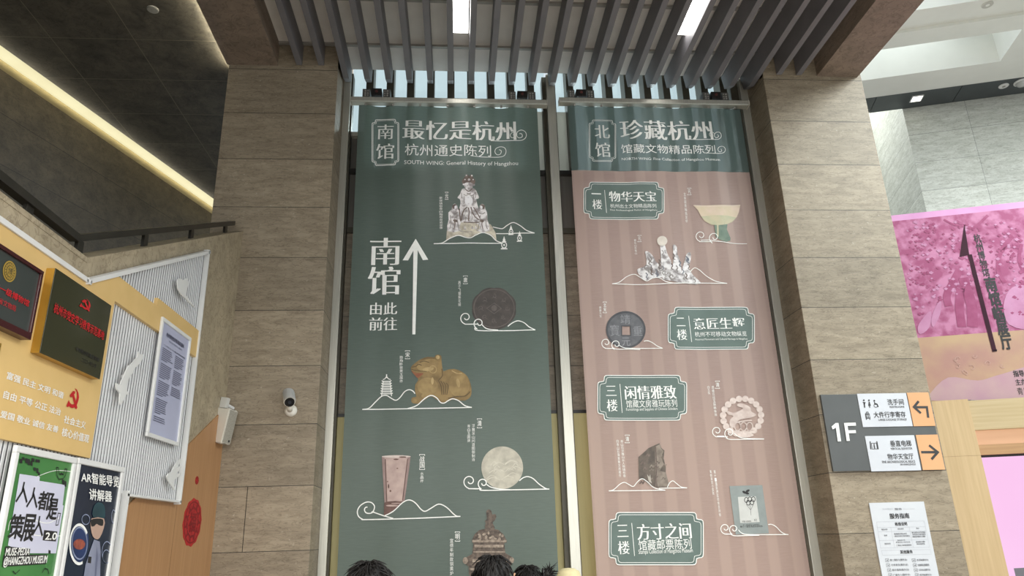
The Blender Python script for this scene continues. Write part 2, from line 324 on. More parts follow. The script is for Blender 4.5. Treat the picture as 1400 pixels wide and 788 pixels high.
class Canvas:
    """flat printing on a plane: drawn where it stands on the plane, collected into named parts"""
    def __init__(s, P, n, u, crop='px', wave=None, gap=.002):
        s.P, s.n, s.u = Vector(P), Vector(n).normalized(), Vector(u).normalized(); s.v = Vector((0, 0, 1)); s.k = crop
        s.parts = {}; s.wave = wave; s.gap = gap
    def pl(s, x, y):
        ox, oy, sc = CROPS[s.k]
        q = onP(ox+x/sc, oy+y/sc, s.P, s.n)-s.P
        return Vector((q.dot(s.u), q.dot(s.v)))
    def w(s, p, lay):
        q = s.P+s.u*p[0]+s.v*p[1]+s.n*(s.gap+lay*.0007)
        if s.wave: q += s.n*s.wave(q.x, q.z)
        return q
    def part(s, name, mat):
        if name not in s.parts: s.parts[name] = ([], [], [], [])
        V, Fc, I, ms = s.parts[name]
        if mat not in ms: ms.append(mat)
        return V, Fc, I, ms.index(mat)
    def fill(s, name, pts2, mat, lay=0):
        V, Fc, I, mi = s.part(name, mat); b = len(V); V += [(Vector(p), lay) for p in pts2]
        for t in tessellate_polygon([[Vector((p[0], p[1], 0)) for p in pts2]]):
            Fc.append(tuple(b+i for i in t)); I.append(mi)
    def poly(s, name, pts, mat, lay=0, smooth=0):
        P = [s.pl(*p) for p in pts]
        if smooth: P = smooth_pts(P, smooth, True)
        s.fill(name, P, mat, lay)
    def ell(s, name, cx, cy, rx, ry, mat, lay=0, n=32, rot=0.):
        s.poly(name, [(cx+rx*cos(t)*cos(rot)-ry*sin(t)*sin(rot), cy+rx*cos(t)*sin(rot)+ry*sin(t)*cos(rot)) for t in (2*pi*i/n for i in range(n))], mat, lay)
    def line2(s, name, P, width, mat, lay=1, closed=False):
        V, Fc, I, mi = s.part(name, mat); n = len(P); b = len(V); h = width/2
        for i, p in enumerate(P):
            a = P[(i-1) % n] if closed or i else P[0]; c = P[(i+1) % n] if closed or i < n-1 else P[-1]
            d1 = (p-a); d2 = (c-p)
            d1 = d1.normalized() if d1.length > 1e-9 else d2.normalized(); d2 = d2.normalized() if d2.length > 1e-9 else d1
            t = (d1+d2); t = t.normalized() if t.length > .2 else d1
            nr = Vector((-t.y, t.x)); k = h/max(.5, nr.dot(Vector((-d1.y, d1.x))))
            V += [(p+nr*k, lay), (p-nr*k, lay)]
        for i in range(n if closed else n-1):
            j = (i+1) % n; Fc.append((b+2*i, b+2*i+1, b+2*j+1, b+2*j)); I.append(mi)
    def line(s, name, pts, width, mat, lay=1, smooth=6, closed=False):
        P = [s.pl(*p) for p in pts]
        if smooth: P = smooth_pts(P, smooth, closed)
        s.line2(name, P, width, mat, lay, closed)
    def ring(s, name, cx, cy, rx, ry, width, mat, lay=1, n=32):
        s.line(name, [(cx+rx*cos(2*pi*i/n), cy+ry*sin(2*pi*i/n)) for i in range(n)], width, mat, lay, 0, True)
    def text(s, name, txt, x0, y0, x1, y1, mat, bold=0., serif=0., lay=2, quad=None):
        """lettering fitted to the box whose upper left and lower right corners are given"""
        V, Fc, I, mi = s.part(name, mat); G, GF, asp = glyph(txt, min(bold, 0.))
        a = s.pl(x0, y0); c = s.pl(x1, y1)
        if quad: tr, bl = s.pl(*quad[0]), s.pl(*quad[1])
        else: tr, bl = Vector((c.x, a.y)), Vector((a.x, c.y))
        shifts = [(0., 0.)] if not serif else [(-serif, 0.), (0., 0.), (serif, 0.)]
        if bold > .005: shifts = [(-bold, -bold), (bold, -bold), (-bold, bold), (bold, bold)]
        for q, (sh, sv_) in enumerate(shifts):
            b = len(V)
            for x, y in G:
                xx = x+sh*(a.y-bl.y)/max((c-bl).length, 1e-6); yy = y+sv_; V.append((bl+(c-bl)*xx+(a-bl)*yy if not quad else bl.lerp(c, xx).lerp(a.lerp(tr, xx), yy), lay+q*.35))
            for f in GF: Fc.append(tuple(b+i for i in f)); I.append(mi)
    def vtext(s, name, txt, x0, y0, x1, y1, mat, bold=0., lay=2, slant=0., fill=.9):
        """one character per cell, top to bottom; slant shifts the lower end in crop pixels"""
        h = (y1-y0)/len(txt)
        for i, ch in enumerate(txt):
            dx = slant*(i+.5)/len(txt); m_ = h*(1-fill)/2
            if ch in '「」[]【】':
                continue
            s.text(name, ch, x0+dx, y0+i*h+m_, x1+dx, y0+(i+1)*h-m_, mat, bold, 0, lay)
    def clusters(s, V, Fc, tol):
        """pieces lying within tol of each other belong together (one caption, one drawing)"""
        par = list(range(len(V)))
        def f(a):
            while par[a] != a: par[a] = par[par[a]]; a = par[a]
            return a
        for fc in Fc:
            for k in fc[1:]: par[f(k)] = f(fc[0])
        B = {}
        for i, (p, l) in enumerate(V):
            r = f(i); b = B.get(r)
            if b is None: B[r] = [p[0], p[0], p[1], p[1]]
            else: b[0] = min(b[0], p[0]); b[1] = max(b[1], p[0]); b[2] = min(b[2], p[1]); b[3] = max(b[3], p[1])
        K = sorted(B, key=lambda r: B[r][0]); up = {r: r for r in K}
        def g(a):
            while up[a] != a: a = up[a]
            return a
        for i, a in enumerate(K):
            A = B[a]
            for b in K[i+1:]:
                Q = B[b]
                if Q[0] > A[1]+tol: break
                if Q[2] < A[3]+tol and Q[3] > A[2]-tol:
                    ra, rb = g(a), g(b)
                    if ra != rb: up[rb] = ra
        root = {r: g(r) for r in K}
        return [root[f(fc[0])] for fc in Fc]
    def done(s, root, labels=None, split=.08, tol=.05):
        for name, (V, Fc, I, ms) in s.parts.items():
            cl = s.clusters(V, Fc, tol)
            for c in dict.fromkeys(cl):
                fs = [(fc, i) for fc, i, k in zip(Fc, I, cl) if k == c]
                used = sorted({k for fc, _ in fs for k in fc}); mp = {k: j for j, k in enumerate(used)}; mu = sorted({i for _, i in fs})
                bm = bmesh.new(); vs = [bm.verts.new((V[k][0][0], V[k][0][1], V[k][1])) for k in used]
                for fc, i in fs:
                    try:
                        q = bm.faces.new([vs[mp[k]] for k in fc]); q.material_index = mu.index(i)
                    except ValueError: pass
                if s.wave:
                    for _ in range(5):
                        ed = [e for e in bm.edges if e.calc_length() > split]
                        if not ed: break
                        bmesh.ops.subdivide_edges(bm, edges=ed, cuts=1)
                        bmesh.ops.triangulate(bm, faces=[f for f in bm.faces if len(f.verts) > 4])
                for v in bm.verts: v.co = s.w((v.co.x, v.co.y), v.co.z)
                bm.normal_update()
                for f in bm.faces:
                    if f.normal.dot(s.n) < 0: f.normal_flip()
                me = bpy.data.meshes.new(name.split('#')[0]); bm.to_mesh(me); bm.free()
                for i in mu: me.materials.append(ms[i])
                o = bpy.data.objects.new(name.split('#')[0], me); COL.objects.link(o); o.parent = root; me.transform(Matrix.Translation(-root.location))
                if labels and name in labels: o['label'] = labels[name]
# ================================================================== STRUCTURE
XL = -2.315                                # face of the stair wall on the left
YP = 7.47                                  # front of the stone pillars
ZB = 5.39+H                                # underside of slats and beams
bm = nbox(-14, 16, -7, 16, -.2, 0); struct('floor', bm, M_FLOOR)
struct('pillar_left', nbox(-2.668, -1.397, YP, 8.6, 0, ZB+.9, bev=.006), M_PIL)
struct('pillar_right', nbox(3.853, 5.137, YP, 8.6, 0, ZB+.9, bev=.006), M_PIL)
pj = onY(335, 710, YP); struct('trim_pillar_joint', nbox(pj.x-.003, pj.x+.003, YP-.001, YP+.01, H-.063, H+.537), pmat('joint_dark', (40, 37, 32), .9))
# stone beams running from front to back over the hall, either side of the slatted bay
struct('beam_left', nbox(-2.69, -2.10, -5, YP, ZB, ZB+.9), M_BEAM)
struct('beam_right', nbox(4.55, 5.085, -5, YP, ZB, ZB+.9), M_BEAM)
# bay ceiling above the slats, with cross channels
ZC = 5.69+H
struct('ceiling', nbox(-2.10, 4.55, -5, 7.93, ZC, ZC+.2), M_CEIL)
cross = nbox(-2.10, 4.55, 6.60, 6.64, ZC-.03, ZC)
first = struct('trim_1', cross, M_BAR)
for i, y in enumerate((7.40, 5.84, 5.04, 4.24)):
    o = first.copy(); COL.objects.link(o); o.name = 'trim_%d' % (i+2); o.location = (0, y-6.60, 0)
struct('ceiling_light_block', nbox(-6, 9, -5.4, .95, H+2.55, H+2.75), M_CEIL)  # unseen slab added behind the camera to keep light off the upper pillars
# head of the bay above the pillars
struct('lintel_left', nbox(-2.10, -1.397, YP-.012, YP+.1, ZB-.005, ZC), M_PIL)
struct('lintel_right', nbox(3.853, 4.55, YP-.012, YP+.1, ZB-.005, ZC), M_PIL)

# upper storey seen on the left: dark tiled ceiling, dark stone wall and its cove
ZT = 5.6+H
pA = onZ(0, 61.7, 5.6); dirA = DD.copy()
pB = pA - dirA*10; pC = pA+dirA*6
bm = bmesh.new()
prism(bm, [(-2.69, -5, ZT), (-2.69, pC.y, ZT), (pC.x, pC.y, ZT), (pB.x, pB.y, ZT)], (0, 0, .2))
struct('ceiling_upper', bm, M_TILE)
off = -EE*.30
wB, wC = pB+off, pC+off
bm = bmesh.new()
prism(bm, [Vector((wB.x, wB.y, H-.6)), Vector((wC.x, wC.y, H-.6)), Vector((wC.x, wC.y, ZT+.35)), Vector((wB.x, wB.y, ZT+.35))], -EE*.2)
struct('wall_upper', bm, M_UPW)
bm = bmesh.new(); prism(bm, [pB+Vector((0, 0, .0))+off*1.3, pC+off*1.3, pC, pB], (0, 0, .25)); 
bmesh.ops.translate(bm, verts=bm.verts, vec=(0, 0, .2)); struct('ceiling_cove', bm, M_TILE)
# upper floor slab behind the stair parapet
struct('floor_upper', nbox(-9, -2.52, -5, 7.3, H+.45, H+.62), M_FLOOR)
struct('wall_back_left', nbox(-9, -2.668, 8.5, 8.7, 0, H+.62), M_UPW)
# cove lamp: sloping diffuser on a small ledge
t = thing('cove_light', pA, 'long warm glowing cove light along the top of the dark upper wall', 'light')
lo = off + Vector((0, 0, -.06))
bm = bmesh.new(); prism(bm, [pB-Vector((0, 0, -.05)), pC+Vector((0, 0, .05)), pC+off*.62+Vector((0, 0, -.02)), pB+off*.62+Vector((0, 0, -.02))], (0, 0, .03)); link('diffuser', bm, M_COVE, t)
bm = bmesh.new(); prism(bm, [pB+off*.62+Vector((0, 0, -.03)), pC+off*.62+Vector((0, 0, -.03)), pC+off*.99+Vector((0, 0, -.06)), pB+off*.99+Vector((0, 0, -.06))], (0, 0, .05)); link('ledge', bm, pmat('cove_ledge_paint', (176, 160, 116), .6, rgb2=(166, 150, 108)), t)
area('cove_glow', pA+DD*1.0-EE*.12+Vector((0, 0, -.1)), (radians(180), 0, -A16), .1, 9, 13, (1, .93, .72)).parent = None
# cove beside the beam
t = thing('cove_light', (-2.72, 4, ZB+.12), 'narrow warm light strip tucked against the left beam under the tiled ceiling', 'light')
link('diffuser', nbox(-2.715, -2.696, -3, 7.4, ZB+.121, ZB+.135), M_COVE, t)
link('holder', nbox(-2.718, -2.691, -3, 7.4, ZB+.10, ZB+.12), M_BLK, t)
area('beam_cove_glow', (-2.725, 4.5, ZB+.14), (radians(180), radians(-20), 0), .03, 6.5, 48, (1, .95, .78))

# stair wall with landing parapet and rising flight (stone), wood cladding under the stairs
def ztop(y): return H+1.738+max(0, (y-4.435))*.496
bm = bmesh.new()
prism(bm, [(XL, 0, H-1.8), (XL, YP, H-1.8), (XL, YP, ztop(YP)), (XL, 4.435, ztop(0)), (XL, 0, ztop(0))], (-.2, 0, 0))
struct('wall_stair', bm, M_STAIR)
bm = bmesh.new(); prism(bm, [(XL+.004, 0, ztop(0)-.03), (XL+.004, 4.44, ztop(0)-.03), (XL+.004, YP, ztop(YP)-.03), (XL+.004, YP, ztop(YP)+.003), (XL+.004, 4.435, ztop(0)+.003), (XL+.004, 0, ztop(0)+.003)], (-.21, 0, 0))
struct('trim_parapet', bm, M_STAIR)
bm = bmesh.new(); prism(bm, [(XL+.012, 5.40, 0), (XL+.012, YP-.003, 0), (XL+.012, YP-.003, H+.862+.525*(YP-6.6)), (XL+.012, 5.40, H+.862+.525*(5.40-6.6))], (-.012, 0, 0))
struct('wall_wood', bm, M_WOODP)
bm = bmesh.new(); ys = onX(234, 740, XL).y; box(bm, XL+.0115, XL+.0125, ys-.002, ys+.002, 0, H+.35); struct('trim_joint', bm, pmat('veneer_joint', (112, 78, 46), .8, rgb2=(104, 72, 42)))  # dark brown line of the veneer panel joint

# glazed end wall: silver posts, dark reveals, infill behind the glass
YG = 7.95
def post(name, x0, x1, dk=.018):
    bm = bmesh.new(); box(bm, x0, x1, YG, YG+.18, 0, ZC, bev=.004)
    box(bm, x0-dk, x1+.018, YG+.07, YG+.20, 0, ZC, 1)
    return struct(name, bm, [M_ALU, M_ALUD])
post('trim_post_left', -1.40, -1.315); post('trim_post_middle', 1.178, 1.285, .05); post('trim_post_right', 3.755, 3.865, .10)
YI = 8.12
M_INF = stone('infill_stone', (150, 138, 120), (120, 108, 94), (175, 165, 150), .61, off=H+1.24, rough=.5)
struct('wall_infill', nbox(-1.42, 3.9, YI, YI+.1, H+1.325, H+3.52), M_INF)
struct('trim_infill', nbox(-1.42, 3.9, YI-.03, YI+.1, H+3.50, H+3.57), M_ALUD)
struct('trim_base', nbox(-1.42, 3.9, YI-.03, YI+.1, H+1.30, H+1.335), M_BLK)
struct('wall_panel', nbox(-1.42, 3.9, YI-.02, YI+.1, 0, H+1.30), pmat('olive_panel', (196, 184, 130), .5, rgb2=(184, 172, 118), scale=2, stretch=(9, 9, .3)))
struct('wall_metal', nbox(-1.42, 3.9, YI, YI+.1, H+3.57, H+4.30), pmat('grey_metal_panel', (116, 112, 106), .35, .4, rgb2=(106, 102, 97), scale=2, stretch=(12, 12, .3)))
struct('wall_metal_left', nbox(-1.42, -1.01, YI, YI+.1, H+4.345, H+4.80), pmat('grey_metal_panel', (116, 112, 106)))
struct('trim_sill_left', nbox(-1.42, -1.01, YI-.06, YI+.1, H+4.80, H+4.86), M_ALU)
struct('trim_transom', nbox(-1.42, 3.9, YI-.06, YI+.1, H+4.29, H+4.345), M_BLK)
# window band: panes, slim mullions at the pitch of the slats
for i, (x0, x1) in enumerate(((-1.315, 1.178), (1.285, 3.755))):
    w = struct('window_%d' % (i+1), nbox(x0, x1, YI+.03, YI+.04, H+4.34, ZC+.6), glassmat('clear_glass'))
frost = pmat('frosted_glass', (196, 200, 196), .35, rgb2=(190, 194, 190), scale=3)
nt = frost.node_tree; tr = nt.nodes.new('ShaderNodeBsdfTranslucent'); tr.inputs[0].default_value = (.50, .47, .43, 1); ms = nt.nodes.new('ShaderNodeMixShader'); ms.inputs[0].default_value = .6
nt.links.new(nt.nodes['Principled BSDF'].outputs[0], ms.inputs[1]); nt.links.new(tr.outputs[0], ms.inputs[2]); nt.links.new(ms.outputs[0], nt.nodes['Material Output'].inputs[0])
struct('window_3', nbox(.88, 1.52, YI+.0, YI+.012, H+4.34, H+5.23), frost)
PITCH_S = .2565
xs = [-1.335+PITCH_S*k for k in range(21)]
mull = None
for k, x in enumerate([v for v in xs[1:-1] if abs(v-1.23) > .1]):
    if mull is None: mull = struct('window_mullion', nbox(x-.046, x+.046, YG+.02, YI+.06, H+4.34, ZC+.6), M_ALUD)
    else:
        o = mull.copy(); COL.objects.link(o); o.location = (x-xs[1], 0, 0); o['kind'] = 'structure'

# atrium on the right, turned 16 degrees: pale block, white coffered ceiling, dark soffit
ZA = 6.813+H
def P16(d, e, z): return DD*d+EE*e+Vector((0, 0, z))
def box16(bm, d0, d1, e0, e1, z0, z1, mi=0):
    M = Matrix(((EE.x, DD.x, 0, 0), (EE.y, DD.y, 0, 0), (0, 0, 1, 0), (0, 0, 0, 1)))
    return box(bm, e0, e1, d0, d1, z0, z1, mi, M)
def b16(*a): bm = bmesh.new(); box16(bm, *a); return bm
struct('wall_atrium', b16(12.06, 14.5, 4.509, 12, 0, ZA+2.2), M_PALE)
struct('wall_atrium_left', b16(14.4, 14.6, 2.0, 4.6, 0, ZA+2.2), M_PALE)
M_AW = pmat('atrium_white_plaster', (236, 236, 230), .7, rgb2=(230, 230, 224), scale=2)
bm = bmesh.new()
box16(bm, 10.985, 11.55, 2.4, 12, ZA, ZA+.9)          # white strip in front of the dark soffit
box16(bm, 9.85, 10.20, 2.4, 12, ZA, ZA+.9); box16(bm, 9.365, 9.72, 2.4, 12, ZA, ZA+.9); box16(bm, 9.72, 9.85, 2.4, 12, ZA+.05, ZA+.9)
box16(bm, 10.2, 10.985, 5.635, 12, ZA, ZA+.9)
box16(bm, 7.9, 9.365, 5.2, 12, ZA, ZA+.9)
struct('ceiling_atrium', bm, M_AW)
M_SOF = pmat('dark_soffit_panel', (78, 84, 86), .4, .2, rgb2=(72, 78, 80), scale=4)
for i, (e0, e1) in enumerate(((2.4, 3.968), (3.978, 5.285), (5.295, 8.2))):
    struct('trim_soffit_%d' % (i+1), b16(11.55, 12.05, e0, e1, ZA-.004, ZA+.9), M_SOF)
struct('window_4', b16(10.2, 10.985, 2.4, 5.635, ZA+.85, ZA+.87), glassmat('skylight_glass', (.95, 1, 1)))
struct('window_5', b16(7.6, 9.365, 2.4, 5.2, ZA+.85, ZA+.87), glassmat('skylight_glass'))
# ================================================================== CEILING SLATS AND LIGHTS
slat = None; lab = 'long grey painted ceiling slat running front to back above the two banners'
allx = [xs[0]-2*PITCH_S, xs[0]-PITCH_S] + xs + [xs[-1]+PITCH_S, xs[-1]+2*PITCH_S]
for k, x in enumerate(allx):
    edge = x < xs[0]-.1 or x > xs[-1]+.1
    if slat is None or edge and k == 0:
        slat = link('ceiling_slat', nbox(-.034, .034, -4.8, YP-.02, ZB, ZC-.02, bev=.004), M_SLAT)
        set_props(slat, lab, 'ceiling slat', 'grey ceiling slats'); slat.location = (x, 0, 0); short = slat
    elif k == 2:
        bm = bmesh.new()
        bmx = [(-4.8, ZB), (7.70, ZB), (7.86, ZB+.06), (7.92, ZC-.02), (-4.8, ZC-.02)]
        prism(bm, [(-.034, y, z) for y, z in bmx], (.068, 0, 0))
        slat = link('ceiling_slat', bm, M_SLAT); set_props(slat, lab, 'ceiling slat', 'grey ceiling slats'); slat.location = (x, 0, 0)
    else:
        o = (short if edge else slat).copy(); COL.objects.link(o); o.location = (x, 0, 0)
t0 = None
for i, (x, y, lb) in enumerate(((.064, 7.06, 'bright linear ceiling light between slats above the left banner'), (2.675, 7.0, 'bright linear ceiling light between slats above the right banner'))):
    t = thing('linear_ceiling_light', (x, y, 5.6+H), lb, 'light', 'linear lights between the slats')
    link('diffuser', nbox(x-.088, x+.088, y-4.2, y-.01, H+5.592, H+5.60), M_LED, t)
    bm = bmesh.new(); box(bm, x-.092, x+.092, y-4.25, y+.0, H+5.601, ZC-.001, bev=.003); link('housing', bm, M_BAR, t)
# small ceiling fittings
def disc(name, c, r, lb, cat, mats, ax=(0, 0, -1)):
    t = thing(name, c, lb, cat); a = Vector(ax)
    bm = bmesh.new(); lathe(bm, [(r, 0), (r, .008), (r*.92, .014), (r*.8, .016)], c, ax, 24); link('flange', bm, mats[0], t)
    bm = bmesh.new(); lathe(bm, [(r*.78, .004), (r*.7, .0145), (.0, .0175)], c, ax, 24); link('face', bm, mats[1], t)
    return t
GREYF = pmat('grey_fitting', (150, 148, 140), .5, rgb2=(144, 142, 134))
disc('ceiling_sounder', onZ(209, 12.5, 5.6), .062, 'small round grey fitting on the dark tiled upper ceiling', 'ceiling fitting', (GREYF, GREYF))
c = onZ(1253, 134, 6.813)-Vector((0, 0, .006)); t = thing('recessed_spotlight', c, 'square lit spotlight in the dark soffit above the pale stone wall', 'light')
q = c-Vector((0, 0, .004)); Mq = Matrix.Translation(q) @ Matrix.Rotation(-A16, 4, 'Z')
bm = bmesh.new()
for a_ in ((-.09, .09, -.09, -.075), (-.09, .09, .075, .09), (-.09, -.075, -.075, .075), (.075, .09, -.075, .075)): box(bm, *a_, -.012, .004, M=Mq)
link('bezel', bm, M_WHITE, t)
link('lens', nbox(-.073, .073, -.073, .073, -.006, .004, M=Mq), pmat('spot_lens', (255, 252, 235), .4, emit=6), t)
disc('ceiling_speaker', onZ(1372, 117, 6.813)-Vector((0, 0, .005)), .075, 'round white vented fitting in the dark soffit right of the spotlight', 'ceiling speaker', (M_WHITE, GREYF))
t = thing('motion_sensor', onZ(1396, 112, 6.813)-Vector((0, 0, .005)), 'pale domed sensor in the dark soffit at the photo edge', 'sensor')
bm = bmesh.new(); lathe(bm, [(.11, 0), (.11, .015), (.09, .022)], t.location, (0, 0, -1)); link('flange', bm, M_WHITE, t)
bm = bmesh.new(); lathe(bm, [(.085, .018), (.08, .05), (.05, .075), (.0, .084)], t.location, (0, 0, -1)); link('dome', bm, pmat('sensor_dome', (190, 192, 190), .2, rgb2=(180, 182, 180)), t, True)
disc('smoke_detector', onZ(1350, 6, 6.813), .075, 'round white ring fitting on the white atrium ceiling beam', 'smoke detector', (pmat('detector_ring', (200, 198, 190), .5, rgb2=(194, 192, 184)), M_AW))

# ================================================================== BANNERS
YB = 7.80
def wave1(x, z):
    f = max(0., min(1., (z-H+.4)/5.4)); return (.004+.006*f*f)*sin(9.2*x+.5*sin(1.3*z)) + .0035*f*sin(21*x+1.+.7*z)
def wave2(x, z):
    f = max(0., min(1., (z-H+.4)/5.4)); return (.004+.006*f*f)*sin(8.1*x+1.2+.4*sin(1.1*z)) + .004*f*sin(19*x+.6*z)
BN = (0, -1, 0); BU = (1, 0, 0)
def make_banner(name, x0, x1, z0, z1, matc, wv, label):
    t = thing(name, ((x0+x1)/2, YB, z0), label, 'banner')
    bm = bmesh.new(); nx, nz = 64, 110; g = []
    for j in range(nz+1):
        z = z0+(z1-z0)*j/nz; row = []
        for i in range(nx+1):
            x = x0+(x1-x0)*i/nx
            zz = z + (.006*sin((x-x0)/(x1-x0)*6*2*pi) if j == nz else 0)
            row.append(bm.verts.new((x, YB-wv(x, z), zz)))
        g.append(row)
    for j in range(nz):
        for i in range(nx): bm.faces.new((g[j][i], g[j][i+1], g[j+1][i+1], g[j+1][i]))
    o = link('cloth', bm, matc, t, True)
    return t
b1 = make_banner('hanging_banner', -1.178, 1.025, H-1.05, H+5.072, M_GRN, wave1, 'tall dark green hanging banner with large white title and upward arrow')
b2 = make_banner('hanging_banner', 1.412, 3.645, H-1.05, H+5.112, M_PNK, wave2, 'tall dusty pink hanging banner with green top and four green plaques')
# rails, each with hooks and two motor brackets on the mullions
def make_rail(x0, x1, z0, z1, brk, hooks, label):
    t = thing('banner_rail', ((x0+x1)/2, YB, H+z0), label, 'banner rail')
    bm = bmesh.new(); box(bm, x0, x1, YB-.05, YB+.05, H+z0, H+z1, bev=.012); link('rail', bm, M_ALU, t)
    for x in (x0, x1):
        link('end_cap', nbox(x-.006 if x == x0 else x, x if x == x0 else x+.006, YB-.052, YB+.052, H+z0-.003, H+z1+.003, bev=.002), M_OFFW, t)
    for x in brk:
        zb = H+z1+.005
        b = link('bracket', nbox(x-.05, x+.075, YB-.03, YB+.10, zb+.03, zb+.13, bev=.006), M_BLK, t)
        for sx in (-1, 1):
            bm = bmesh.new(); xx = x+sx*.125+.01
            box(bm, xx-.045, xx+.045, YB-.02, YB+.12, zb-.005, zb+.125, bev=.004); link('plate', bm, pmat('zinc_plate', (112, 112, 108), .45, .5, rgb2=(100, 100, 97), scale=20), b)
            bm = bmesh.new()
            for dz in (.03, .06, .095):
                lathe(bm, [(.011, 0), (.011, .008), (.006, .01)], (xx+sx*.01, YB-.021, zb+dz), (0, -1, 0), 8)
                lathe(bm, [(.009, 0), (.009, .006)], (xx-sx*.022, YB-.021, zb+dz), (0, -1, 0), 8)
            link('bolt', bm, M_BAR, b)
        bm = bmesh.new(); lathe(bm, [(.018, 0), (.018, .012), (.007, .014), (.007, .03)], (x+.012, YB-.031, zb+.082), (0, -1, 0), 12); link('knob', bm, pmat('red_knob', (92, 50, 46), .4, rgb2=(84, 46, 42)), b)
        bm = bmesh.new(); tube(bm, smooth_pts([(x+.012, YB-.04, zb+.06), (x+.02, YB-.05, zb+.02), (x-.01, YB-.055, zb-.0), (x-.03, YB-.053, zb+.01)], 5), .004, 6); link('wire', bm, M_BLK, b)
    for x in hooks:
        bm = bmesh.new(); tube(bm, [(x, YB-.002, H+z0+.01), (x, YB-.002, H+z0-.006)], .004, 6)
        box(bm, x-.012, x+.012, YB-.016, YB+.012, H+z0-.027, H+z0-.006, bev=.003); link('hook', bm, M_BAR, t)
make_rail(-1.278, 1.145, 5.10, 5.172, (-.98, .83), [-1.1+.335*k for k in range(7)], 'silver rail carrying the green banner')
make_rail(1.31, 3.752, 5.14, 5.212, (1.58, 3.33), [1.50+.345*k for k in range(7)], 'silver rail carrying the pink banner')

W_ = M_PRINT
CT = .0105
def notch_frame(cv, part, x0, y0, x1, y1, r, mat, width, fillmat=None, lay=0, inner=True, quad=None):
    """frame whose corners step inwards with rounded shoulders (crop pixels), mapped through quad corners if given"""
    def P(a, b):
        if quad is None: return (x0+a*(x1-x0), y0+b*(y1-y0))
        tl, tr_, br, bl = quad
        return (tl[0]*(1-a)*(1-b)+tr_[0]*a*(1-b)+br[0]*a*b+bl[0]*(1-a)*b, tl[1]*(1-a)*(1-b)+tr_[1]*a*(1-b)+br[1]*a*b+bl[1]*(1-a)*b)
    wx = r/abs(x1-x0); wy = r/abs(y1-y0)
    def corner(cx, cy, sx, sy):
        # from the horizontal edge going to the vertical edge
        pts = [(1.55, 0), (1.2, .06), (1.03, .28), (1.0, .62), (.95, .9), (.62, 1.0), (.28, 1.03), (.06, 1.2), (0, 1.55)]
        return [(cx+sx*p*wx, cy+sy*q*wy) for p, q in pts]
    def loop(k):
        d = k
        dx = d/abs(x1-x0); dy = d/abs(y1-y0)
        tl = corner(dx, dy, 1, 1); tr_ = corner(1-dx, dy, -1, 1)[::-1]; tr_ = corner(1-dx, dy, -1, 1); br = corner(1-dx, 1-dy, -1, -1); bl = corner(dx, 1-dy, 1, -1)
        return tl[::-1] + tr_ + br[::-1] + bl
    L0 = [P(*q) for q in loop(0)]
    if fillmat: cv.poly(part+'_field', L0, fillmat, lay)
    cv.line(part, L0, width, mat, lay+2, 0, True)
    if inner: cv.line(part, [P(*q) for q in loop(r*.32)], width*.6, mat, lay+2, 0, True)
def curls(cv, part, c1, r1, c2, r2, base, wd=CT, flip=1):
    """two cloud curls joined to a base line"""
    s1 = spiral(c1[0], c1[1], r1, 1.2, pi/2, 1); s2 = spiral(c2[0], c2[1], r2, 1.2, pi*.62, 1)
    cv.line(part, [(c2[0]-r2*.35, c1[1]+r1)] + s1, wd, W_, 5, 3)
    cv.line(part, base[::-1] + s2, wd, W_, 5, 3)

# ------------------------------------------------------------------ print of the green banner
cv = Canvas((0, YB, H), BN, BU, 'c1', wave1, .004)
notch_frame(cv, 'printed_frame', 133, 155, 302, 445, 20, W_, .009)
SF = .026
cv.text('lettering', '南', 170, 186, 266, 280, W_, -.010, .024); cv.text('lettering', '馆', 162, 308, 269, 405, W_, -.010, .024)
cv.text('title_lettering', '最忆是杭州', 333, 160, 1042, 290, W_, -.014, .040)
cv.text('lettering', '杭州通史陈列', 342, 312, 888, 392, W_, .0)
cv.text('lettering', 'SOUTH WING: General History of Hangzhou', 337, 416, 1058, 456, W_, .004)
cv.line('cloud_drawing', [(885, 290), (960, 291), (1060, 293), (1095, 284), (1110, 262), (1104, 238), (1080, 226), (1056, 236), (1048, 258), (1062, 276), (1084, 268), (1080, 250), (1066, 250)], .009, W_, 5)
cv.line('cloud_drawing', spiral(1026, 262, 26, 1.25, -.2, -1), .008, W_, 5, 2)
cv.line('cloud_drawing', [(760, 388), (840, 394), (930, 394), (970, 385), (982, 358), (972, 335), (945, 328), (918, 340), (912, 362), (926, 378), (946, 374), (952, 354), (938, 346)], .008, W_, 5)
cv.line('lettering', [(598, 620), (597, 617), (615, 617), (615, 621)], .006, W_, 2, 0); cv.line('lettering', [(597, 659), (597, 662), (615, 662), (615, 659)], .006, W_, 2, 0)
cv.text('lettering', '元', 596, 628, 616, 655, W_, .006)
cv.k = 'px'
def vt(txt, x0, y0, x1, y1, slant=0, mat=W_, bold=.004, fill=.86): cv.vtext('caption_lettering', txt, x0, y0, x1, y1, mat, bold, 2, slant, fill)
vt('景德镇窑青白釉观音瓷坐像', 600.4, 269, 604.8, 313.5, .6)
cv.k = 'c2'
cv.text('lettering', '南', 122, 155, 291, 318, W_, -.014, .040); cv.text('lettering', '馆', 110, 328, 286, 495, W_, -.014, .040)
cv.text('lettering', '由此', 118, 543, 273, 615, W_, -.012, .032); cv.text('lettering', '前往', 112, 633, 273, 709, W_, -.012, .032)
cv.poly('printed_arrow', [(374, 196), (400, 196), (385, 735), (367, 735)], W_, 2)
cv.poly('printed_arrow', [(387, 163), (462, 286), (430, 290), (387, 208), (342, 292), (309, 291)], W_, 2.4)
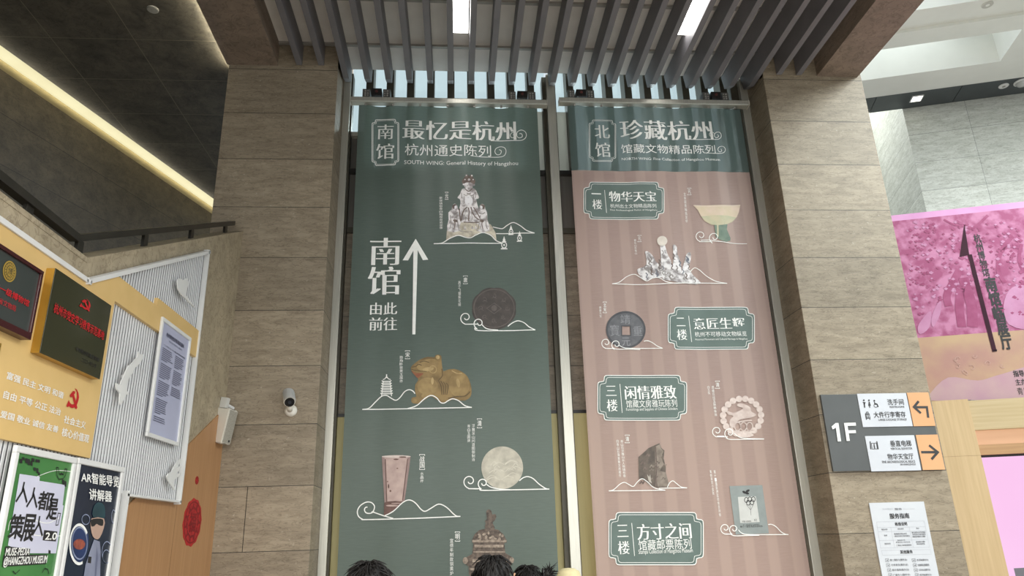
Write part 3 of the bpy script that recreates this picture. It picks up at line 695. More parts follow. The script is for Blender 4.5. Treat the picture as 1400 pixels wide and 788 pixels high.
# porcelain group
PW = pmat('print_porcelain', (232, 228, 228), .6, rgb2=(150, 142, 142), scale=16, lo=.45, hi=.62, detail=6); PG = pmat('print_porcelain_grey', (120, 112, 108), .6, rgb2=(176, 170, 166), scale=22, detail=6)
PC = pmat('print_cream', (214, 206, 188), .6, rgb2=(170, 160, 144), scale=18); PD = pmat('print_umber', (96, 82, 76), .6, rgb2=(124, 108, 100), scale=22)
cv.k = 'st'
SP = 'statue_picture'
cv.poly(SP, [(165, 640), (185, 560), (250, 540), (560, 540), (640, 570), (690, 655), (700, 742), (640, 690), (555, 655), (490, 670), (410, 716), (350, 704), (290, 688), (220, 706), (158, 742)], PC, 1)
cv.poly(SP, [(325, 110), (345, 78), (365, 50), (378, 34), (392, 42), (404, 52), (420, 38), (440, 36), (446, 64), (468, 88), (470, 120), (448, 140), (400, 132), (350, 142)], PD, 1, 2)
for p in ((376, 44, 9), (434, 46, 9), (404, 92, 13), (345, 142, 10), (458, 146, 10), (360, 90, 7), (448, 88, 7)): cv.ell(SP, p[0], p[1], p[2], p[2], PW, 2, 12)
cv.poly(SP, [(356, 130), (400, 122), (442, 130), (444, 168), (426, 196), (398, 212), (372, 196), (354, 168)], PW, 3, 2)
cv.ell(SP, 384, 156, 5, 4, PD, 4, 8); cv.ell(SP, 414, 156, 5, 4, PD, 4, 8); cv.line(SP, [(390, 184), (399, 187), (408, 184)], .005, PD, 4)
cv.poly(SP, [(352, 184), (400, 214), (446, 182), (474, 196), (496, 240), (512, 278), (500, 294), (482, 296), (492, 350), (508, 400), (524, 470), (520, 548), (300, 548), (292, 440), (300, 396), (312, 340), (306, 300), (282, 288), (284, 272), (310, 240), (322, 200)], PW, 2, 2)
cv.line(SP, [(364, 192), (398, 218), (438, 190)], .011, PD, 4); cv.line(SP, [(346, 250), (372, 262), (400, 248), (430, 262), (456, 250)], .010, PG, 4); cv.line(SP, [(380, 236), (400, 244), (424, 236)], .012, PG, 4)
cv.ell(SP, 400, 318, 44, 50, pmat('print_porcelain_white', (238, 236, 238), .6, rgb2=(226, 222, 226), scale=10), 3, 24)
for a in ([(350, 270), (352, 330), (344, 350)], [(452, 262), (450, 330), (458, 350)], [(322, 230), (326, 290)], [(476, 230), (472, 286)]): cv.line(SP, a, .008, PG, 4)
for a in ([(386, 386), (348, 420), (328, 480), (322, 530)], [(396, 392), (404, 440), (400, 500), (396, 538)], [(424, 386), (440, 440), (470, 490), (512, 520)], [(452, 386), (480, 430), (505, 470), (524, 508)], [(346, 548), (430, 552), (516, 546)], [(300, 400), (304, 470), (316, 540)]): cv.line(SP, a, .013, PD, 4)
cv.line(SP, [(372, 410), (360, 470), (372, 530)], .006, PG, 4); cv.line(SP, [(430, 430), (436, 500), (428, 536)], .006, PG, 4)
for sx, cx in ((1, 250), (-1, 546)):
    cv.poly(SP, [(cx-36, 410), (cx-26, 366), (cx, 346), (cx+26, 366), (cx+36, 408), (cx+52, 440), (cx+58, 520), (cx+62*(1.25 if sx < 0 else 1), 640), (cx-80*(1 if sx > 0 else .75), 640), (cx-66, 520), (cx-68, 440)], PW, 2.4, 2)
    cv.poly(SP, [(cx-20*sx, 398), (cx-28*sx, 368), (cx, 350), (cx+22*sx, 362), (cx+4*sx, 372), (cx-6*sx, 402)], PD, 4, 2); cv.ell(SP, cx+9*sx, 384, 13, 18, pmat('print_porcelain_white', (238, 236, 238), .6), 4.5, 14)
    for a in ([(-30, 440), (0, 456), (34, 446)], [(-16, 520), (4, 560), (-8, 620)], [(20, 470), (30, 540), (46, 620)], [(-48, 470), (-40, 560), (-56, 620)]): cv.line(SP, [(cx+sx*q[0], q[1]) for q in a], .010, (PG, PD)[a[0][0] < 0 and a[0][1] > 500], 5)
    cv.ell(SP, cx+8*sx, 530, 26, 15, PD, 4, 14, .3)
cv.poly(SP, [(300, 590), (330, 562), (410, 556), (490, 562), (522, 592), (510, 626), (420, 644), (320, 632)], PC, 3, 2)
for cx in (362, 442, 478): cv.ell(SP, cx, 612+(cx % 7), 15, 10, PW, 4, 12); cv.ell(SP, cx-4, 594+(cx % 5), 7, 8, PW, 4, 10)
cv.line(SP, [(290, 604), (300, 636), (360, 652), (440, 650)], .008, PG, 4)
cv.k = 'c2'
cv.line('mountain_drawing', [(495, 190), (545, 186), (590, 160), (640, 142), (685, 155), (715, 158), (748, 140), (790, 124), (835, 140), (868, 172), (905, 186)], CT, W_, 5)
cv.line('mountain_drawing', [(495, 190), (700, 189), (905, 188)], CT, W_, 5)
cv.line('mountain_drawing', [(848, 90), (880, 97), (908, 99), (935, 80), (970, 65), (1010, 84), (1050, 113), (1098, 128)], CT, W_, 5); cv.line('mountain_drawing', [(868, 130), (980, 130), (1098, 128)], CT, W_, 5)
for cx, cy, hh in ((957, 110, 58), (1008, 150, 62), (916, 186, 78)):
    k = hh/78
    cv.ring('pagoda_drawing', cx, cy+12*k, 15*k, 17*k, .009, W_, 5, 18); cv.ell('pagoda_drawing', cx, cy+12*k, 5*k, 6*k, W_, 5.5, 12)
    cv.line('pagoda_drawing', [(cx-20*k, cy+35*k), (cx+20*k, cy+35*k)], .012, W_, 5, 0); cv.line('pagoda_drawing', [(cx-14*k, cy+29*k), (cx+14*k, cy+29*k)], .008, W_, 5, 0)
    cv.line('pagoda_drawing', [(cx-13*k, cy-8*k), (cx+13*k, cy-8*k)], .009, W_, 5, 0); cv.line('pagoda_drawing', [(cx-8*k, cy-20*k), (cx+8*k, cy-20*k)], .008, W_, 5, 0)
    cv.poly('pagoda_drawing', [(cx, cy-42*k), (cx+7*k, cy-18*k), (cx+9*k, cy-4*k), (cx-9*k, cy-4*k), (cx-7*k, cy-18*k)], W_, 5)
# bronze mirror
BM1 = pmat('print_bronze', (80, 72, 68), .55, rgb2=(64, 58, 55), scale=14); BM2 = pmat('print_bronze_line', (104, 96, 91), .55, rgb2=(92, 84, 80), scale=30)
cv.poly('mirror_picture', [(856+(130+5*abs(sin(4*t)))*cos(t), 578+(122+6*abs(sin(4*t)))*sin(t)) for t in (2*pi*i/64 for i in range(64))], BM1, 1)
cv.ring('mirror_picture', 856, 578, 121, 114, .01, BM2, 2, 40)
for t in range(8):
    a = t*pi/4; cx, cy = 856+78*cos(a), 578+72*sin(a)
    cv.line('mirror_picture', spiral(cx, cy, 16, .9, a, 1, 12), .006, BM2, 2, 0); cv.line('mirror_picture', [(cx-14, cy+12), (cx, cy+4), (cx+15, cy+14)], .005, BM2, 2)
cv.line('mirror_picture', [(812, 578), (856, 546), (900, 578), (856, 610)], .007, BM2, 2, 0, True); cv.ell('mirror_picture', 856, 576, 17, 18, BM2, 2.5)
curls(cv, 'cloud_drawing', (688, 634), 40, (766, 668), 36, [(740, 698), (760, 712), (900, 712), (1102, 708)])
cv.line('cloud_drawing', [(780, 672), (812, 700), (880, 708)], CT, W_, 5)
cv.line('mountain_drawing', [(938, 686), (955, 672), (975, 660), (1000, 653), (1035, 665), (1065, 690), (1102, 708)], CT, W_, 5)
def tag_(txt, x0, y0, x1, y1, part='caption_lettering'):
    w = .0055; h = (y1-y0)
    cv.line(part, [(x0, y0+h*.09), (x0, y0), (x1, y0), (x1, y0+h*.09)], w, W_, 2, 0); cv.line(part, [(x0, y1-h*.09), (x0, y1), (x1, y1), (x1, y1-h*.09)], w, W_, 2, 0)
    m_ = .16*h if len(txt) == 1 else .1*h
    n = len(txt)
    for i, c_ in enumerate(txt):
        hh = (h-2*m_)/n; cv.text(part, c_, x0+1, y0+m_+i*hh+hh*.05, x1-1, y0+m_+(i+1)*hh-hh*.05, W_, .008)
tag_('唐', 672, 385, 697, 432); vt('真子飞霜葵花镜', 641, 412, 657, 566)
# jade beast, pagoda on the hill
JA = pmat('print_jade', (150, 124, 78), .55, rgb2=(112, 90, 54), scale=7, detail=6); JH = pmat('print_jade_light', (186, 160, 112), .55, rgb2=(160, 134, 88), scale=12); JR = pmat('print_jade_red', (128, 72, 48), .55, rgb2=(150, 96, 62), scale=14); JD = pmat('print_jade_dark', (92, 74, 46), .55, rgb2=(104, 84, 52), scale=20)
JM = pmat('print_jade_mid', (164, 138, 90), .55, rgb2=(134, 110, 68), scale=9)
cv.k = 'c3'
cv.poly('beast_picture', [(445, 188), (470, 162), (505, 138), (545, 124), (585, 126), (592, 114), (610, 110), (626, 118), (628, 142), (632, 180), (640, 210), (665, 200), (705, 196), (750, 212), (784, 245), (802, 285), (808, 330), (800, 365), (770, 385), (735, 384), (690, 380), (655, 398), (630, 400), (600, 380), (565, 360), (530, 380), (500, 402), (465, 404), (448, 392), (452, 368), (478, 362), (470, 330), (472, 290), (490, 262), (474, 238), (452, 214)], JA, 1, 2)
cv.ell('beast_picture', 735, 290, 62, 76, JM, 2, 28); cv.ell('beast_picture', 545, 300, 62, 52, JM, 2, 28); cv.ell('beast_picture', 545, 172, 66, 34, JM, 2, 28, -.25)
cv.ell('beast_picture', 728, 280, 10, 28, JH, 3, 16, -.2); cv.ell('beast_picture', 574, 268, 8, 22, JH, 3, 16); cv.ell('beast_picture', 548, 198, 34, 12, JH, 3, 20, -.12); cv.ell('beast_picture', 606, 126, 12, 12, JH, 3, 14)
cv.poly('beast_picture', [(448, 208), (480, 222), (520, 222), (505, 240), (488, 252), (470, 236)], JR, 3, 2)
cv.ring('beast_picture', 577, 199, 21, 22, .010, JH, 4, 20); cv.line('beast_picture', [(498, 158), (525, 150), (555, 158)], .009, JD, 4); cv.line('beast_picture', [(452, 186), (475, 182), (492, 170), (510, 176)], .009, JD, 4); cv.line('beast_picture', [(448, 200), (490, 208), (540, 212)], .008, JD, 4)
for k in range(4): cv.line('beast_picture', [(608+k*16, 262+k*6), (626+k*14, 300), (630+k*10, 350)], .009, JD, 4)
cv.line('beast_picture', [(668, 372), (720, 362), (770, 358), (800, 332)], .012, JD, 4); cv.line('beast_picture', [(630, 195), (634, 235), (612, 262)], .009, JD, 4); cv.line('beast_picture', [(690, 206), (720, 222), (752, 222)], .01, JH, 4)
cv.ell('beast_picture', 465, 388, 16, 15, JM, 3, 14); cv.ell('beast_picture', 530, 358, 22, 14, JM, 3, 16)
cv.line('mountain_drawing', [(155, 439), (195, 431), (235, 392), (270, 360), (300, 355), (325, 370), (355, 384), (380, 368), (408, 333), (436, 321), (458, 330), (470, 345)], CT, W_, 5)
cv.line('mountain_drawing', [(425, 434), (480, 416), (528, 374), (565, 355), (598, 368), (622, 396), (645, 400), (668, 386), (695, 375), (730, 386), (768, 416), (810, 427)], CT, W_, 5)
cv.line('mountain_drawing', [(155, 439), (420, 435), (640, 430), (810, 427)], CT, W_, 5)
cv.line('pagoda_drawing', [(300, 228), (300, 250)], .012, W_, 5, 0); cv.line('pagoda_drawing', [(278, 260), (290, 255), (300, 240), (310, 255), (324, 260)], .008, W_, 5, 0)
for k in range(6):
    y = 270+k*15; hw = 23+k*1.6
    cv.line('pagoda_drawing', [(300-hw-6, y-5), (300-hw, y), (300+hw, y), (300+hw+6, y-5)], .010, W_, 5, 0); cv.line('pagoda_drawing', [(300-hw+3, y), (300-hw+1, y+14)], .009, W_, 5, 0); cv.line('pagoda_drawing', [(300+hw-3, y), (300+hw-1, y+14)], .009, W_, 5, 0)
    if k < 5: cv.line('pagoda_drawing', [(300-hw+2, y+7), (300+hw-2, y+7)], .005, W_, 5, 0)
tag_('宋', 412, 88, 439, 136); vt('独角卧兽黄玉摆件', 378, 116, 397, 280)
tag_('清', 842, 495, 869, 549); vt('青白玉圆牌', 783, 528, 800, 636); cv.k = 'px'; vt('浮雕深山问道图御制诗', 645, 580, 649.2, 631.5)
# jade disc
DJ = pmat('print_pale_jade', (198, 192, 176), .55, rgb2=(172, 166, 152), scale=13, detail=7); DJ2 = pmat('print_pale_jade_light', (212, 207, 192), .55, rgb2=(196, 190, 176), scale=20)
cv.k = 'c4'
cv.ell('disc_picture', 959, 116, 111, 113, DJ, 1, 48); random.seed(2)
for k in range(16):
    a = random.uniform(0, 6.28); r = random.uniform(10, 80); cx, cy = 955+r*cos(a), 120+r*sin(a)*.9; dx = random.uniform(14, 40)
    cv.line('disc_picture', [(cx-dx, cy+12), (cx, cy-8), (cx+dx, cy+4)], .007, DJ2, 2)
curls(cv, 'cloud_drawing', (787, 188), 40, (858, 199), 32, [(840, 232), (860, 237), (1000, 234), (1209, 230)])
cv.line('cloud_drawing', [(876, 205), (900, 220), (950, 230), (1000, 233)], CT, W_, 5); cv.line('cloud_drawing', [(785, 228), (830, 229)], CT, W_, 5, 0)
cv.line('mountain_drawing', [(1050, 186), (1070, 170), (1095, 164), (1122, 174), (1155, 204), (1190, 227), (1209, 230)], CT, W_, 5)
# crystal cup
CU1 = pmat('print_cup', (196, 172, 164), .55, rgb2=(176, 152, 146), scale=10, detail=6); CU2 = pmat('print_cup_side', (158, 134, 130), .55, rgb2=(144, 120, 116), scale=12); CU3 = pmat('print_cup_foot', (88, 62, 56), .55, rgb2=(114, 84, 76), scale=14); CU4 = pmat('print_cup_rim', (220, 206, 200), .55, rgb2=(206, 192, 186), scale=14)
cv.poly('cup_picture', [(319, 54), (472, 54), (466, 110), (440, 296), (415, 320), (380, 346), (330, 372), (333, 300), (322, 110)], CU2, 1)
cv.poly('cup_picture', [(334, 64), (456, 64), (450, 110), (426, 294), (345, 300), (338, 110)], CU1, 2)
cv.poly('cup_picture', [(332, 302), (352, 296), (392, 293), (436, 297), (415, 320), (380, 346), (330, 372)], CU3, 3)
cv.ell('cup_picture', 396, 57, 77, 7, CU4, 3, 24); cv.line('cup_picture', [(338, 70), (346, 300)], .009, CU3, 3, 0); cv.line('cup_picture', [(456, 70), (430, 290)], .009, CU3, 3, 0)
for p in ((395, 72, 14, 4), (355, 215, 4, 12), (365, 240, 5, 6), (350, 190, 3, 4), (402, 120, 5, 3), (430, 60, 20, 4)): cv.ell('cup_picture', *p, CU3, 4, 10)
cv.ell('cup_picture', 375, 318, 34, 5, CU1, 4, 14); cv.ell('cup_picture', 395, 306, 26, 3, CU1, 4, 14)
cv.line('cloud_drawing', spiral(238, 342, 46, 1.25, pi/2, 1)[::-1][:4] + [], .0001, W_, 5, 0)
cv.line('cloud_drawing', [(380, 386), (330, 372), (272, 352)] + [(268, 354), (278, 338), (279, 318), (262, 301), (235, 300), (205, 318), (190, 345), (194, 372), (214, 389), (240, 392), (480, 386), (737, 375)], CT, W_, 5)
cv.line('cloud_drawing', [(278, 336), (272, 352), (255, 359), (236, 356), (227, 342), (232, 328), (243, 326)], CT, W_, 5)
cv.line('mountain_drawing', [(330, 374), (380, 348), (430, 302), (465, 288), (497, 303), (528, 338), (550, 348), (580, 332), (622, 310), (662, 326), (700, 362), (718, 374), (737, 375)], CT, W_, 5)
tag_('战国', 520, 46, 547, 126); vt('水晶杯', 524, 138, 541, 196)
# censer
CE1 = pmat('print_censer', (112, 97, 86), .6, rgb2=(66, 55, 48), scale=30, detail=8, lo=.36, hi=.64); CE2 = pmat('print_censer_light', (172, 156, 140), .6, rgb2=(124, 109, 97), scale=34, detail=8, lo=.36, hi=.64)
cv.poly('censer_picture', [(874, 348), (888, 338), (902, 346), (906, 366), (920, 362), (928, 376), (918, 398), (908, 410), (920, 436), (905, 446), (880, 446), (866, 432), (872, 410), (866, 400), (878, 388)], CE1, 2, 2)
cv.poly('censer_picture', [(800, 498), (812, 470), (836, 448), (862, 442), (880, 436), (912, 440), (940, 448), (966, 470), (980, 498)], CE1, 1, 0)
random.seed(5)
for k in range(26):
    a = random.uniform(pi, 2*pi); r = random.uniform(.2, .95); cx, cy = 890+84*r*cos(a), 500+52*r*sin(a); cv.ell('censer_picture', cx, cy, random.uniform(5, 12), random.uniform(5, 9), (CE2, CE1)[k % 3 == 0], 3+.1*k, 10, random.random()*3)
cv.poly('censer_picture', [(798, 498), (982, 498), (984, 514), (970, 518), (976, 570), (1008, 590), (1022, 606), (1008, 630), (1002, 640), (996, 680), (960, 740), (1010, 800), (770, 800), (820, 740), (782, 680), (780, 640), (752, 622), (756, 600), (800, 574), (806, 518), (800, 514)], CE1, 1.5, 0)
for y0, y1, x0, x1 in ((500, 512, 800, 982), (526, 540, 812, 966), (560, 568, 806, 974), (600, 618, 800, 982), (650, 662, 790, 990)): cv.poly('censer_picture', [(x0, y0), (x1, y0), (x1, y1), (x0, y1)], CE2, 2.2)
cv.ell('censer_picture', 763, 610, 14, 18, CE2, 2.5, 14); cv.ell('censer_picture', 1010, 608, 12, 16, CE2, 2.5, 14)
tag_('明', 709, 458, 734, 507); vt('宣德年制款铜熏炉', 681, 492, 699, 690)
cv.done(b1, {'statue_picture': 'printed picture of a white porcelain seated group', 'mirror_picture': 'printed picture of a dark lobed bronze mirror', 'beast_picture': 'printed picture of a brown jade crouching beast', 'disc_picture': 'printed picture of a pale round jade disc', 'cup_picture': 'printed picture of a pinkish crystal cup', 'censer_picture': 'printed picture of a brown bronze censer', 'printed_arrow': 'tall white upward arrow'})

# ------------------------------------------------------------------ print of the pink banner
cv = Canvas((0, YB, H), BN, BU, 'c5', wave2, .004)
notch_frame(cv, 'printed_frame', 155, 150, 315, 398, 19, W_, .007)
cv.text('lettering', '北', 186, 180, 279, 260, W_, -.010, .024); cv.text('lettering', '馆', 190, 286, 283, 372, W_, -.010, .024)
cv.text('title_lettering', '珍藏杭州', 340, 151, 894, 272, W_, -.014, .038)
cv.text('lettering', '馆藏文物精品陈列', 345, 295, 912, 355, W_)
cv.text('lettering', 'NORTH WING: Fine Collection of Hangzhou Museum', 350, 375, 938, 401, W_, .004)
cv.line('cloud_drawing', [(762, 268), (840, 270), (915, 268), (940, 258), (946, 240), (936, 224), (914, 226), (902, 244), (914, 258), (930, 248), (922, 238)], .008, W_, 5)
cv.line('cloud_drawing', spiral(885, 242, 20, 1.25, -.2, -1), .007, W_, 5, 2)
cv.line('cloud_drawing', [(840, 350), (900, 353), (945, 350), (966, 340), (970, 322), (956, 308), (934, 312), (924, 328), (934, 342), (948, 336), (944, 324)], .007, W_, 5)
def plaque(k, x0, y0, x1, y1, r, num, nb, lb, lx, title, tb, sub, sb, eng, eb):
    cv.k = k
    notch_frame(cv, 'plaque#'+k, x0, y0, x1, y1, r, W_, .008, M_PLQ, 0, True); PLT = 'plaque_lettering#'+k
    cv.text(PLT, num, *nb, W_, -.010, .024); cv.text(PLT, '楼', *lb, W_, -.010, .024)
    cv.line(PLT, lx, .006, W_, 3, 0)
    cv.text(PLT, title, *tb, W_, -.012, .036, 3); cv.text(PLT, sub, *sb, W_, .004, 0, 3); cv.text(PLT, eng, *eb, W_, .004, 0, 3)
plaque('c5', 122, 524, 602, 745, 34, '一', (168, 590, 226, 597), (173, 628, 233, 686), [(247, 570), (259, 707)], '物华天宝', (273, 577, 556, 640), '杭州出土文物精品陈列', (280, 652, 557, 678), 'Fine Archaeological Relics of Hangzhou', (281, 684, 561, 698))
plaque('c6', 552, 500, 1042, 738, 36, '二', (597, 560, 650, 607), (600, 626, 661, 685), [(669, 548), (686, 697)], '意匠生辉', (696, 560, 988, 622), '杭州不可移动文物纵览', (703, 638, 998, 664), 'Historical Monument and Cultural Heritage in Hangzhou', (706, 676, 1002, 687))
plaque('c7', 112, 140, 616, 394, 36, '三', (157, 200, 218, 255), (162, 277, 225, 343), [(238, 188), (251, 352)], '闲情雅致', (265, 200, 558, 272), '馆藏文房雅玩陈列', (272, 280, 563, 318), 'Furnishings and Supplies of Chinese Scholars', (273, 325, 565, 340))
plaque('c8', 141, 355, 706, 668, 42, '三', (189, 430, 258, 500), (194, 527, 266, 603), [(278, 418), (295, 615)], '方寸之间', (309, 425, 635, 510), '馆藏邮票陈列', (317, 520, 637, 572), 'Stamps Collection of Hangzhou Museum', (318, 577, 644, 601))
# stem bowl
BO1 = pmat('print_bowl', (216, 194, 176), .55, rgb2=(208, 190, 162), scale=8, detail=6); BO2 = pmat('print_bowl_green', (200, 188, 158), .55, rgb2=(184, 182, 152), scale=9); BO3 = pmat('print_celadon', (124, 140, 124), .55, rgb2=(100, 120, 106), scale=10)
cv.k = 'c5'
cv.poly('bowl_picture', [(779, 663), (1060, 660), (1052, 700), (1038, 732), (1012, 760), (980, 776), (930, 782), (885, 778), (846, 756), (822, 724), (806, 690)], BO1, 1)
cv.poly('bowl_picture', [(826, 728), (900, 722), (980, 724), (1036, 734), (1012, 760), (980, 776), (930, 782), (885, 778), (848, 756)], BO2, 2)
cv.line('bowl_picture', [(779, 663), (920, 668), (1060, 660)], .012, pmat('print_bowl_rim', (222, 204, 186), .5, rgb2=(212, 194, 176)), 3)
cv.k = 'c6'
cv.poly('bowl_picture', [(812, 26), (888, 26), (884, 60), (905, 108), (904, 124), (880, 130), (845, 118), (822, 100), (818, 60)], BO3, 1.5)
cv.line('bowl_picture', [(832, 30), (834, 100)], .02, BO2, 2, 0)
curls(cv, 'cloud_drawing', (738, 94), 34, (814, 104), 34, [(790, 120), (812, 124), (860, 130), (920, 139), (1000, 139)], .008)
cv.line('cloud_drawing', [(738, 120), (785, 118)], .008, W_, 5, 0)
cv.k = 'c5'; tag_('元', 744, 558, 765, 598); vt('龙泉窑青釉高足杯', 719, 582, 734, 766, 14, W_, .002)
# brush rest
cv.k = 'c6'
for i, pts in enumerate(([(378, 292), (384, 280), (410, 272), (430, 255), (425, 200), (420, 188), (430, 182), (446, 190), (470, 215), (482, 240), (505, 262), (520, 300), (520, 330), (480, 330), (440, 350), (415, 346), (392, 318)],
                         [(508, 150), (518, 140), (534, 150), (545, 190), (562, 225), (575, 262), (580, 330), (520, 332), (510, 290), (512, 230), (510, 190)],
                         [(578, 152), (590, 146), (602, 160), (606, 200), (622, 240), (628, 300), (612, 345), (560, 345), (555, 300), (580, 255), (582, 200)],
                         [(660, 195), (675, 186), (683, 198), (680, 240), (672, 270), (690, 310), (730, 350), (735, 366), (660, 364), (620, 345), (628, 300), (642, 250), (652, 215)])):
    cv.poly('brush_rest_picture', pts, PW, 1+.3*i, 2)
cv.poly('brush_rest_picture', [(520, 330), (560, 300), (620, 310), (660, 330), (735, 366), (650, 364), (580, 352), (535, 345)], PW, 2.5, 2)
PB = pmat('print_slate_blue', (96, 100, 112), .6, rgb2=(128, 130, 138), scale=20)
random.seed(9)
for k in range(30):
    i = k % 4; bx, by0, by1 = ((460, 215, 330), (530, 165, 320), (596, 165, 330), (664, 210, 350))[i]
    y = by0+(by1-by0)*random.random(); x = bx+random.uniform(-1, 1)*(10+(y-by0)*.22)
    cv.line('brush_rest_picture', [(x-6, y-12), (x+4, y), (x-3, y+14), (x+8, y+22)], random.uniform(.008, .016), (PB, PD, PG)[k % 3], 4+.05*k, 3)
for cx, cy, r in ((432, 272, 22), (532, 302, 20), (572, 326, 22), (508, 285, 12)): cv.line('brush_rest_picture', spiral(cx, cy, r, 1.1, 0, 1, 16), .01, PG, 6, 0)
cv.ell('brush_rest_picture', 518, 125, 29, 28, pmat('print_moon', (226, 216, 204), .6, rgb2=(214, 204, 192), scale=14), 6, 28)
cv.line('mountain_drawing', [(235, 367), (275, 358), (320, 325), (362, 312), (395, 330), (430, 351), (462, 336), (500, 333), (540, 355), (590, 365), (640, 362)], .008, W_, 7)
cv.line('mountain_drawing', [(678, 298), (702, 276), (730, 288), (768, 322), (820, 352), (886, 366)], .008, W_, 7); cv.line('mountain_drawing', [(235, 367), (430, 371), (650, 362), (886, 366)], .008, W_, 7)
tag_('元', 381, 92, 400, 128); vt('青花山形笔山', 359, 112, 372, 200, 6, W_, .002)
# old coin
CO1 = pmat('print_coin', (88, 88, 92), .55, rgb2=(104, 104, 108), scale=16, detail=6); CO2 = pmat('print_coin_edge', (66, 66, 70), .55, rgb2=(76, 76, 80), scale=16)
n_ = 40
outer = [(313+113*cos(2*pi*i/n_), 627+106*sin(2*pi*i/n_)) for i in range(n_)]
hole = [(289, 605), (340, 605), (342, 660), (289, 660)]
def ringfill(part, A, Bq, mat, lay):
    # fill between an outer loop and an inner square, quadrant by quadrant
    P = [cv.pl(*p) for p in A]; Q = [cv.pl(*p) for p in Bq]
    V, Fc, I, mi = cv.part(part, mat); b = len(V); V += [(p, lay) for p in P] + [(q, lay) for q in Q]; nn = len(P)
    def near(p): return min(range(len(Q)), key=lambda k: (Q[k]-p).length)
    for i in range(nn):
        j = (i+1) % nn; a, c_ = near(P[i]), near(P[j]); Fc.append((b+i, b+j, b+nn+a)); I.append(mi)
        if a != c_: Fc.append((b+j, b+nn+c_, b+nn+a)); I.append(mi)
ringfill('coin_picture', outer, hole, CO1, 1)
cv.ring('coin_picture', 313, 627, 107, 100, .022, CO2, 2, 40); cv.line('coin_picture', hole, .013, CO2, 2, 0, True)
COL_ = pmat('print_coin_relief', (146, 146, 150), .55, rgb2=(128, 128, 132), scale=20)
cv.text('coin_picture', '靖', 280, 542, 340, 594, COL_, .006, 0, 3); cv.text('coin_picture', '元', 288, 672, 340, 718, COL_, .006, 0, 3); cv.text('coin_picture', '重', 354, 606, 408, 660, COL_, .006, 0, 3); cv.text('coin_picture', '寶', 222, 600, 278, 662, COL_, .006, 0, 3)
curls(cv, 'cloud_drawing', (201, 702), 32, (259, 711), 31, [(235, 728), (262, 738), (320, 737), (395, 739)], .008)
cv.line('cloud_drawing', [(201, 734), (236, 734)], .008, W_, 5, 0); cv.line('cloud_drawing', [(276, 716), (300, 728), (340, 732), (521, 733)], .008, W_, 5)
cv.line('mountain_drawing', [(415, 692), (435, 689), (462, 700), (490, 720), (521, 733)], .008, W_, 5)
tag_('北宋', 184, 470, 203, 532); vt('靖康元宝', 160, 495, 173, 558, 3, W_, .002)
# white jade beads with bird
BE = pmat('print_white_jade', (222, 206, 198), .55, rgb2=(206, 188, 180), scale=20); BE2 = pmat('print_jade_bird', (196, 176, 168), .55, rgb2=(214, 198, 190), scale=14)
cv.k = 'c7'
for i in range(19):
    a = -pi/2+.16+2*pi*i/19; cv.ell('bead_picture', 930+108*cos(a), 373+101*sin(a), 18.5, 18, BE, 3+.1*(i % 2), 18)
cv.ell('bead_picture', 945, 478, 50, 14, BE, 2.5, 20)
cv.poly('bead_picture', [(842, 340), (880, 352), (920, 338), (935, 325), (912, 318), (900, 308), (918, 298), (950, 306), (976, 322), (982, 345), (1010, 362), (985, 378), (950, 384), (915, 392), (895, 412), (885, 436), (862, 430), (860, 395), (880, 370), (852, 362)], BE2, 2, 3)
cv.line('bead_picture', [(890, 410), (930, 400), (985, 395)], .012, BE, 4)
for cx in (905, 938, 972): cv.ring('bead_picture', cx, 430, 17, 24, .011, BE2, 3, 16)
cv.line('bead_picture', [(880, 455), (930, 460), (1000, 450)], .014, BE2, 3)
curls(cv, 'cloud_drawing', (789, 455), 33, (860, 466), 34, [(838, 495), (862, 503), (920, 503), (1054, 501)], .008)
cv.line('cloud_drawing', [(789, 484), (828, 484)], .008, W_, 5, 0); cv.line('cloud_drawing', [(884, 466), (910, 488), (950, 497), (1054, 500)], .008, W_, 5)
tag_('清', 779, 172, 803, 213); vt('透雕云纹玉鹅串珠饰', 756, 197, 772, 372, 18, W_, .002); vt('白玉佩', 733, 197, 747, 248, 4, W_, .002)
# carved seal stone
ST1 = pmat('print_stone', (112, 100, 90), .6, rgb2=(84, 75, 68), scale=14, detail=7); ST2 = pmat('print_stone_light', (150, 138, 126), .6, rgb2=(118, 106, 96), scale=18, detail=7)
cv.poly('stone_picture', [(344, 602), (372, 578), (400, 552), (430, 538), (462, 524), (472, 550), (490, 566), (486, 610), (498, 660), (497, 700), (512, 745), (514, 772), (450, 776), (408, 760), (372, 732), (346, 725)], ST1, 1)
cv.poly('stone_picture', [(436, 545), (464, 530), (470, 552), (486, 570), (470, 600), (484, 640), (465, 680), (498, 690), (512, 745), (510, 770), (452, 772), (440, 700)], ST2, 2)
random.seed(11)
for k in range(22):
    x = random.uniform(355, 490); y = random.uniform(580, 750); cv.line('stone_picture', [(x-10, y+8), (x, y-6), (x+8, y+5), (x+14, y-4)], random.uniform(.006, .014), (ST2, ST1, PD)[k % 3], 3+.05*k, 3)
cv.line('stone_picture', [(440, 545), (446, 650), (442, 770)], .012, PD, 5, 0); cv.poly('stone_picture', [(392, 700), (404, 715), (410, 700), (414, 735), (420, 752), (402, 742)], pmat('print_stone_white', (186, 178, 168), .6, rgb2=(174, 166, 156)), 5)
cv.k = 'c8'
cv.line('mountain_drawing', [(140, 226), (170, 218), (205, 187), (235, 175), (265, 190), (288, 199), (312, 172), (340, 153), (372, 172), (412, 207), (478, 222)], .008, W_, 7)
cv.line('mountain_drawing', [(490, 205), (502, 180), (522, 166), (545, 182), (572, 202), (608, 208)], .008, W_, 7); cv.line('mountain_drawing', [(140, 226), (310, 224), (478, 222)], .008, W_, 7, 0); cv.line('mountain_drawing', [(440, 210), (608, 208)], .008, W_, 7, 0)
